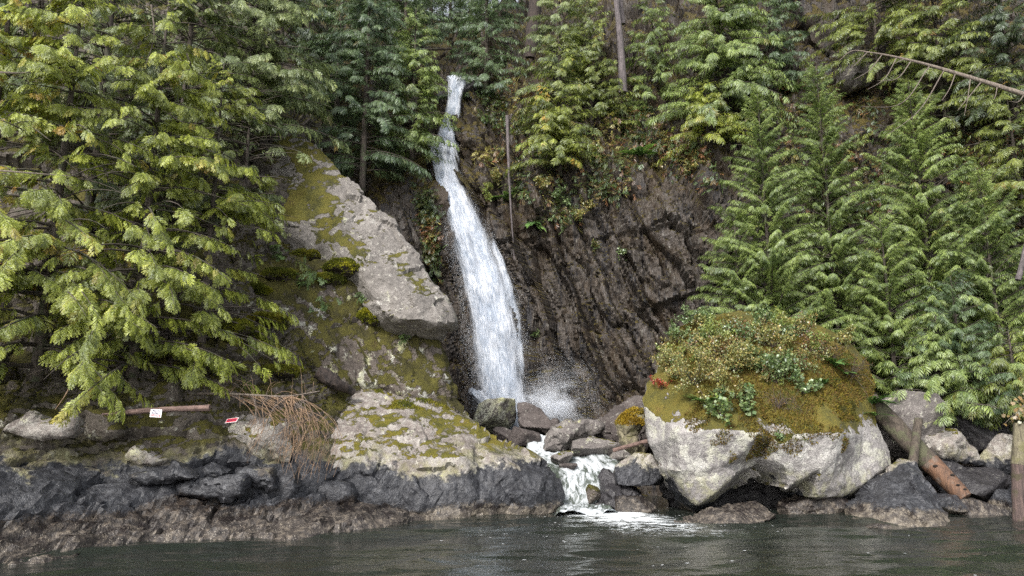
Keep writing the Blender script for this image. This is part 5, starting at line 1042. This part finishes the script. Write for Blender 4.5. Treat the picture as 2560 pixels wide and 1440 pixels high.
for i, (x, y, lb) in enumerate([(1885, 330, 'fern on the slope left of the tallest conifer tip'), (1980, 230, 'fern under the smooth grey rock face'), (2020, 290, 'broad fern beside the rusty slope'), (1270, 500, 'fern over the pale slab by the falls'), (1330, 560, 'fern on the level joint'), (1600, 390, 'fern at the top of the slabs')]): put_fern(x, y, TC, 1.0, lb, 14)
# left bank plants: mossy cushions, little sprays on the wall
TH = surf('hillside', 'rock_outcrop')
for (x, y, w, h, lb) in [(868, 668, 96, 56, 'bright yellow green moss cushion on the outcrop ledge'), (770, 640, 90, 44, 'moss cushion under the low cedar sprays'), (640, 728, 60, 60, 'lime green moss cushion among the cedar sprays'), (590, 830, 130, 70, 'long mossy hump under the cedar sprays'), (700, 930, 120, 40, 'dull moss hump above the bare branch'), (820, 700, 80, 44, 'moss cushion at the lower edge of the pale outcrop'), (700, 690, 90, 50, 'round moss cushion where the outcrop meets the bank'), (930, 790, 60, 60, 'small moss pad hanging beneath the pale outcrop'), (660, 800, 100, 44, 'moss hump half way down the left bank')]:
    hh = hit(x, y, TH)
    if hh is None: continue
    Y = hh[0][1]; D, T = ICO[4]; S = np.array([M(w, Y) / 2, M(w, Y) * .35, M(h, Y) * .34]); V = D * S; V = V * (1 + .65 * fbm(V / .45, 4, int(x)))[:, None] + hh[0] + [0, .12, 0]
    root = empty('moss_cushion', hh[0], lb, 'moss'); child('mound', V, T, m_hill, root); tufts('blades', V, T, 7000, root, [(.07, .08, .01), (.17, .18, .015), (.30, .28, .02)] if h in (56, 60, 70) else [(.05, .06, .01), (.13, .14, .015), (.2, .18, .02)], .085, int(x), keep=lambda c, n: n[:, 2] > -.5)
V, T = SURF['hillside']
hb = tufts('groundcover', V, T, 70000, hill, [(.02, .024, .006), (.05, .05, .010), (.10, .095, .012), (.05, .034, .014)], .085, 9, keep=lambda c, n: (c[:, 2] > 3.6) & (c[:, 2] < 13) & (c[:, 0] > -17) & (fbm(c / 1.2, 4, 33) > -.1))
hb['kind'] = 'stuff'
for j, k in enumerate([k for k in SURF if k.startswith('rock_outcrop')][:2]):
    pass
for (x, y, s, lb) in [(770, 700, .9, 'cedar seedling drooping down the mossy wall'), (810, 765, .6, 'short cedar seedling lower on the mossy wall'), (905, 745, .5, 'fern tuft on the wall under the moss cushion'), (1010, 845, .4, 'fern under the overhang'), (700, 640, .8, 'cedar seedling on the outcrop foot'), (1210, 300, .8, 'young spray at the fall side')]:
    hh = hit(x, y, TH + TC)
    if hh is None: continue
    r = np.random.default_rng(int(x)); n = 16; p = r.normal(0, .28 * s, (n, 3)) + [0, -.2, .1]; d = r.normal(0, .5, (n, 3)) + [.3, -.6, -.4]
    W, Q, C = place(SPR0[0], p, d, np.tile([0, 0, 1.], (n, 1)) + r.normal(0, .3, (n, 3)), s * r.uniform(.4, .75, n), np.array([(.10, .16, .045)]) * r.uniform(.6, 1.4, (n, 1)))
    o = mkmesh('seedling', W, Q, m_leaf, smooth=False, col=np.clip(C, .01, 1), base=np.zeros(3)); o.location = hh[0]; tag(o, lb, 'seedling')
# maple leaves over the piling
r = np.random.default_rng(77); root = empty('maple_branch', P(2575, 1000, 27.4), 'maple branch with yellowed lobed leaves over the piling', 'branch')
mb = MB(); W = []; C = []
for k in range(7):
    s = P(2590 + r.uniform(-5, 25), 985, 27.4); e = P(2500 + r.uniform(0, 60), 1010 + r.uniform(-20, 70), 27.2 + r.uniform(-.3, .3)); p = smooth_path([s, (s + e) / 2 + [0, 0, .15], e], 8); mb.tube(p, np.linspace(.012, .005, 8), 4, cap=False)
    for j in range(7):
        b = p[r.integers(3, 8)] + r.normal(0, .09, 3); a0 = r.uniform(0, 6.28); nn = norm(np.array([r.normal(0, .4), -1, r.normal(.2, .4)])); tx = norm(np.cross(nn, r.normal(size=3))); ty = np.cross(nn, tx); L = r.uniform(.09, .15); col = np.array([(.22, .14, .04), (.19, .17, .055), (.26, .18, .07)][r.integers(3)]) * r.uniform(.7, 1.2)
        for q in range(5):
            th = a0 + (q - 2) * .62; dd = tx * math.cos(th) + ty * math.sin(th); pp = tx * -math.sin(th) + ty * math.cos(th); l = L * (1, .85, .6)[abs(q - 2)]; W += [b, b + dd * l * .6 + pp * l * .24, b + dd * l, b + dd * l * .6 - pp * l * .24]; C += [col] * 4
mb.obj('twigs', m_twig, root); child('leaves', np.array(W), np.arange(len(W)).reshape(-1, 4), m_shrub, root, smooth=False, col=np.array(C))
# ------------------------------------------------------------------ light
w = bpy.data.worlds.new('World'); SC.world = w; w.use_nodes = True; nt = w.node_tree; nt.nodes.clear()
sky = nt.nodes.new('ShaderNodeTexSky'); sky.sky_type = 'NISHITA'; sky.sun_disc = False
EL, AZ = R(40), R(205)          # azimuth clockwise from +Y (north): behind the camera, to the left
sky.sun_elevation = EL; sky.sun_rotation = AZ; sky.air_density = 1.0; sky.dust_density = 2.5; sky.ozone_density = 1.0
hs = nt.nodes.new('ShaderNodeHueSaturation'); hs.inputs['Saturation'].default_value = .28; hs.inputs['Value'].default_value = 1.0
bg = nt.nodes.new('ShaderNodeBackground'); bg.inputs[1].default_value = .10; wo = nt.nodes.new('ShaderNodeOutputWorld')
nt.links.new(sky.outputs[0], hs.inputs['Color']); nt.links.new(hs.outputs[0], bg.inputs[0]); nt.links.new(bg.outputs[0], wo.inputs[0])
ld = bpy.data.lights.new('sun', 'SUN'); ld.energy = 1.5; ld.angle = R(14); ld.color = (1, .95, .88)
lo = bpy.data.objects.new('sun', ld); COL.objects.link(lo)
dv = Vector((math.sin(AZ) * math.cos(EL), math.cos(AZ) * math.cos(EL), math.sin(EL)))
lo.rotation_euler = dv.to_track_quat('Z', 'Y').to_euler(); lo.location = (0, -10, 40)
vs = SC.view_settings; SC.display_settings.display_device = 'sRGB'; vs.view_transform = 'Standard'; vs.look = 'None'; vs.gamma = 1; vs.exposure = 1.6
cy = SC.cycles; cy.max_bounces = 6; cy.diffuse_bounces = 3; cy.glossy_bounces = 3; cy.transmission_bounces = 4; cy.transparent_max_bounces = 16; cy.volume_bounces = 1
cy.use_denoising = False; cy.use_adaptive_sampling = True; cy.adaptive_threshold = .012
try: cy.denoiser = 'OPENIMAGEDENOISE'
except Exception: pass
cy.sample_clamp_indirect = 4
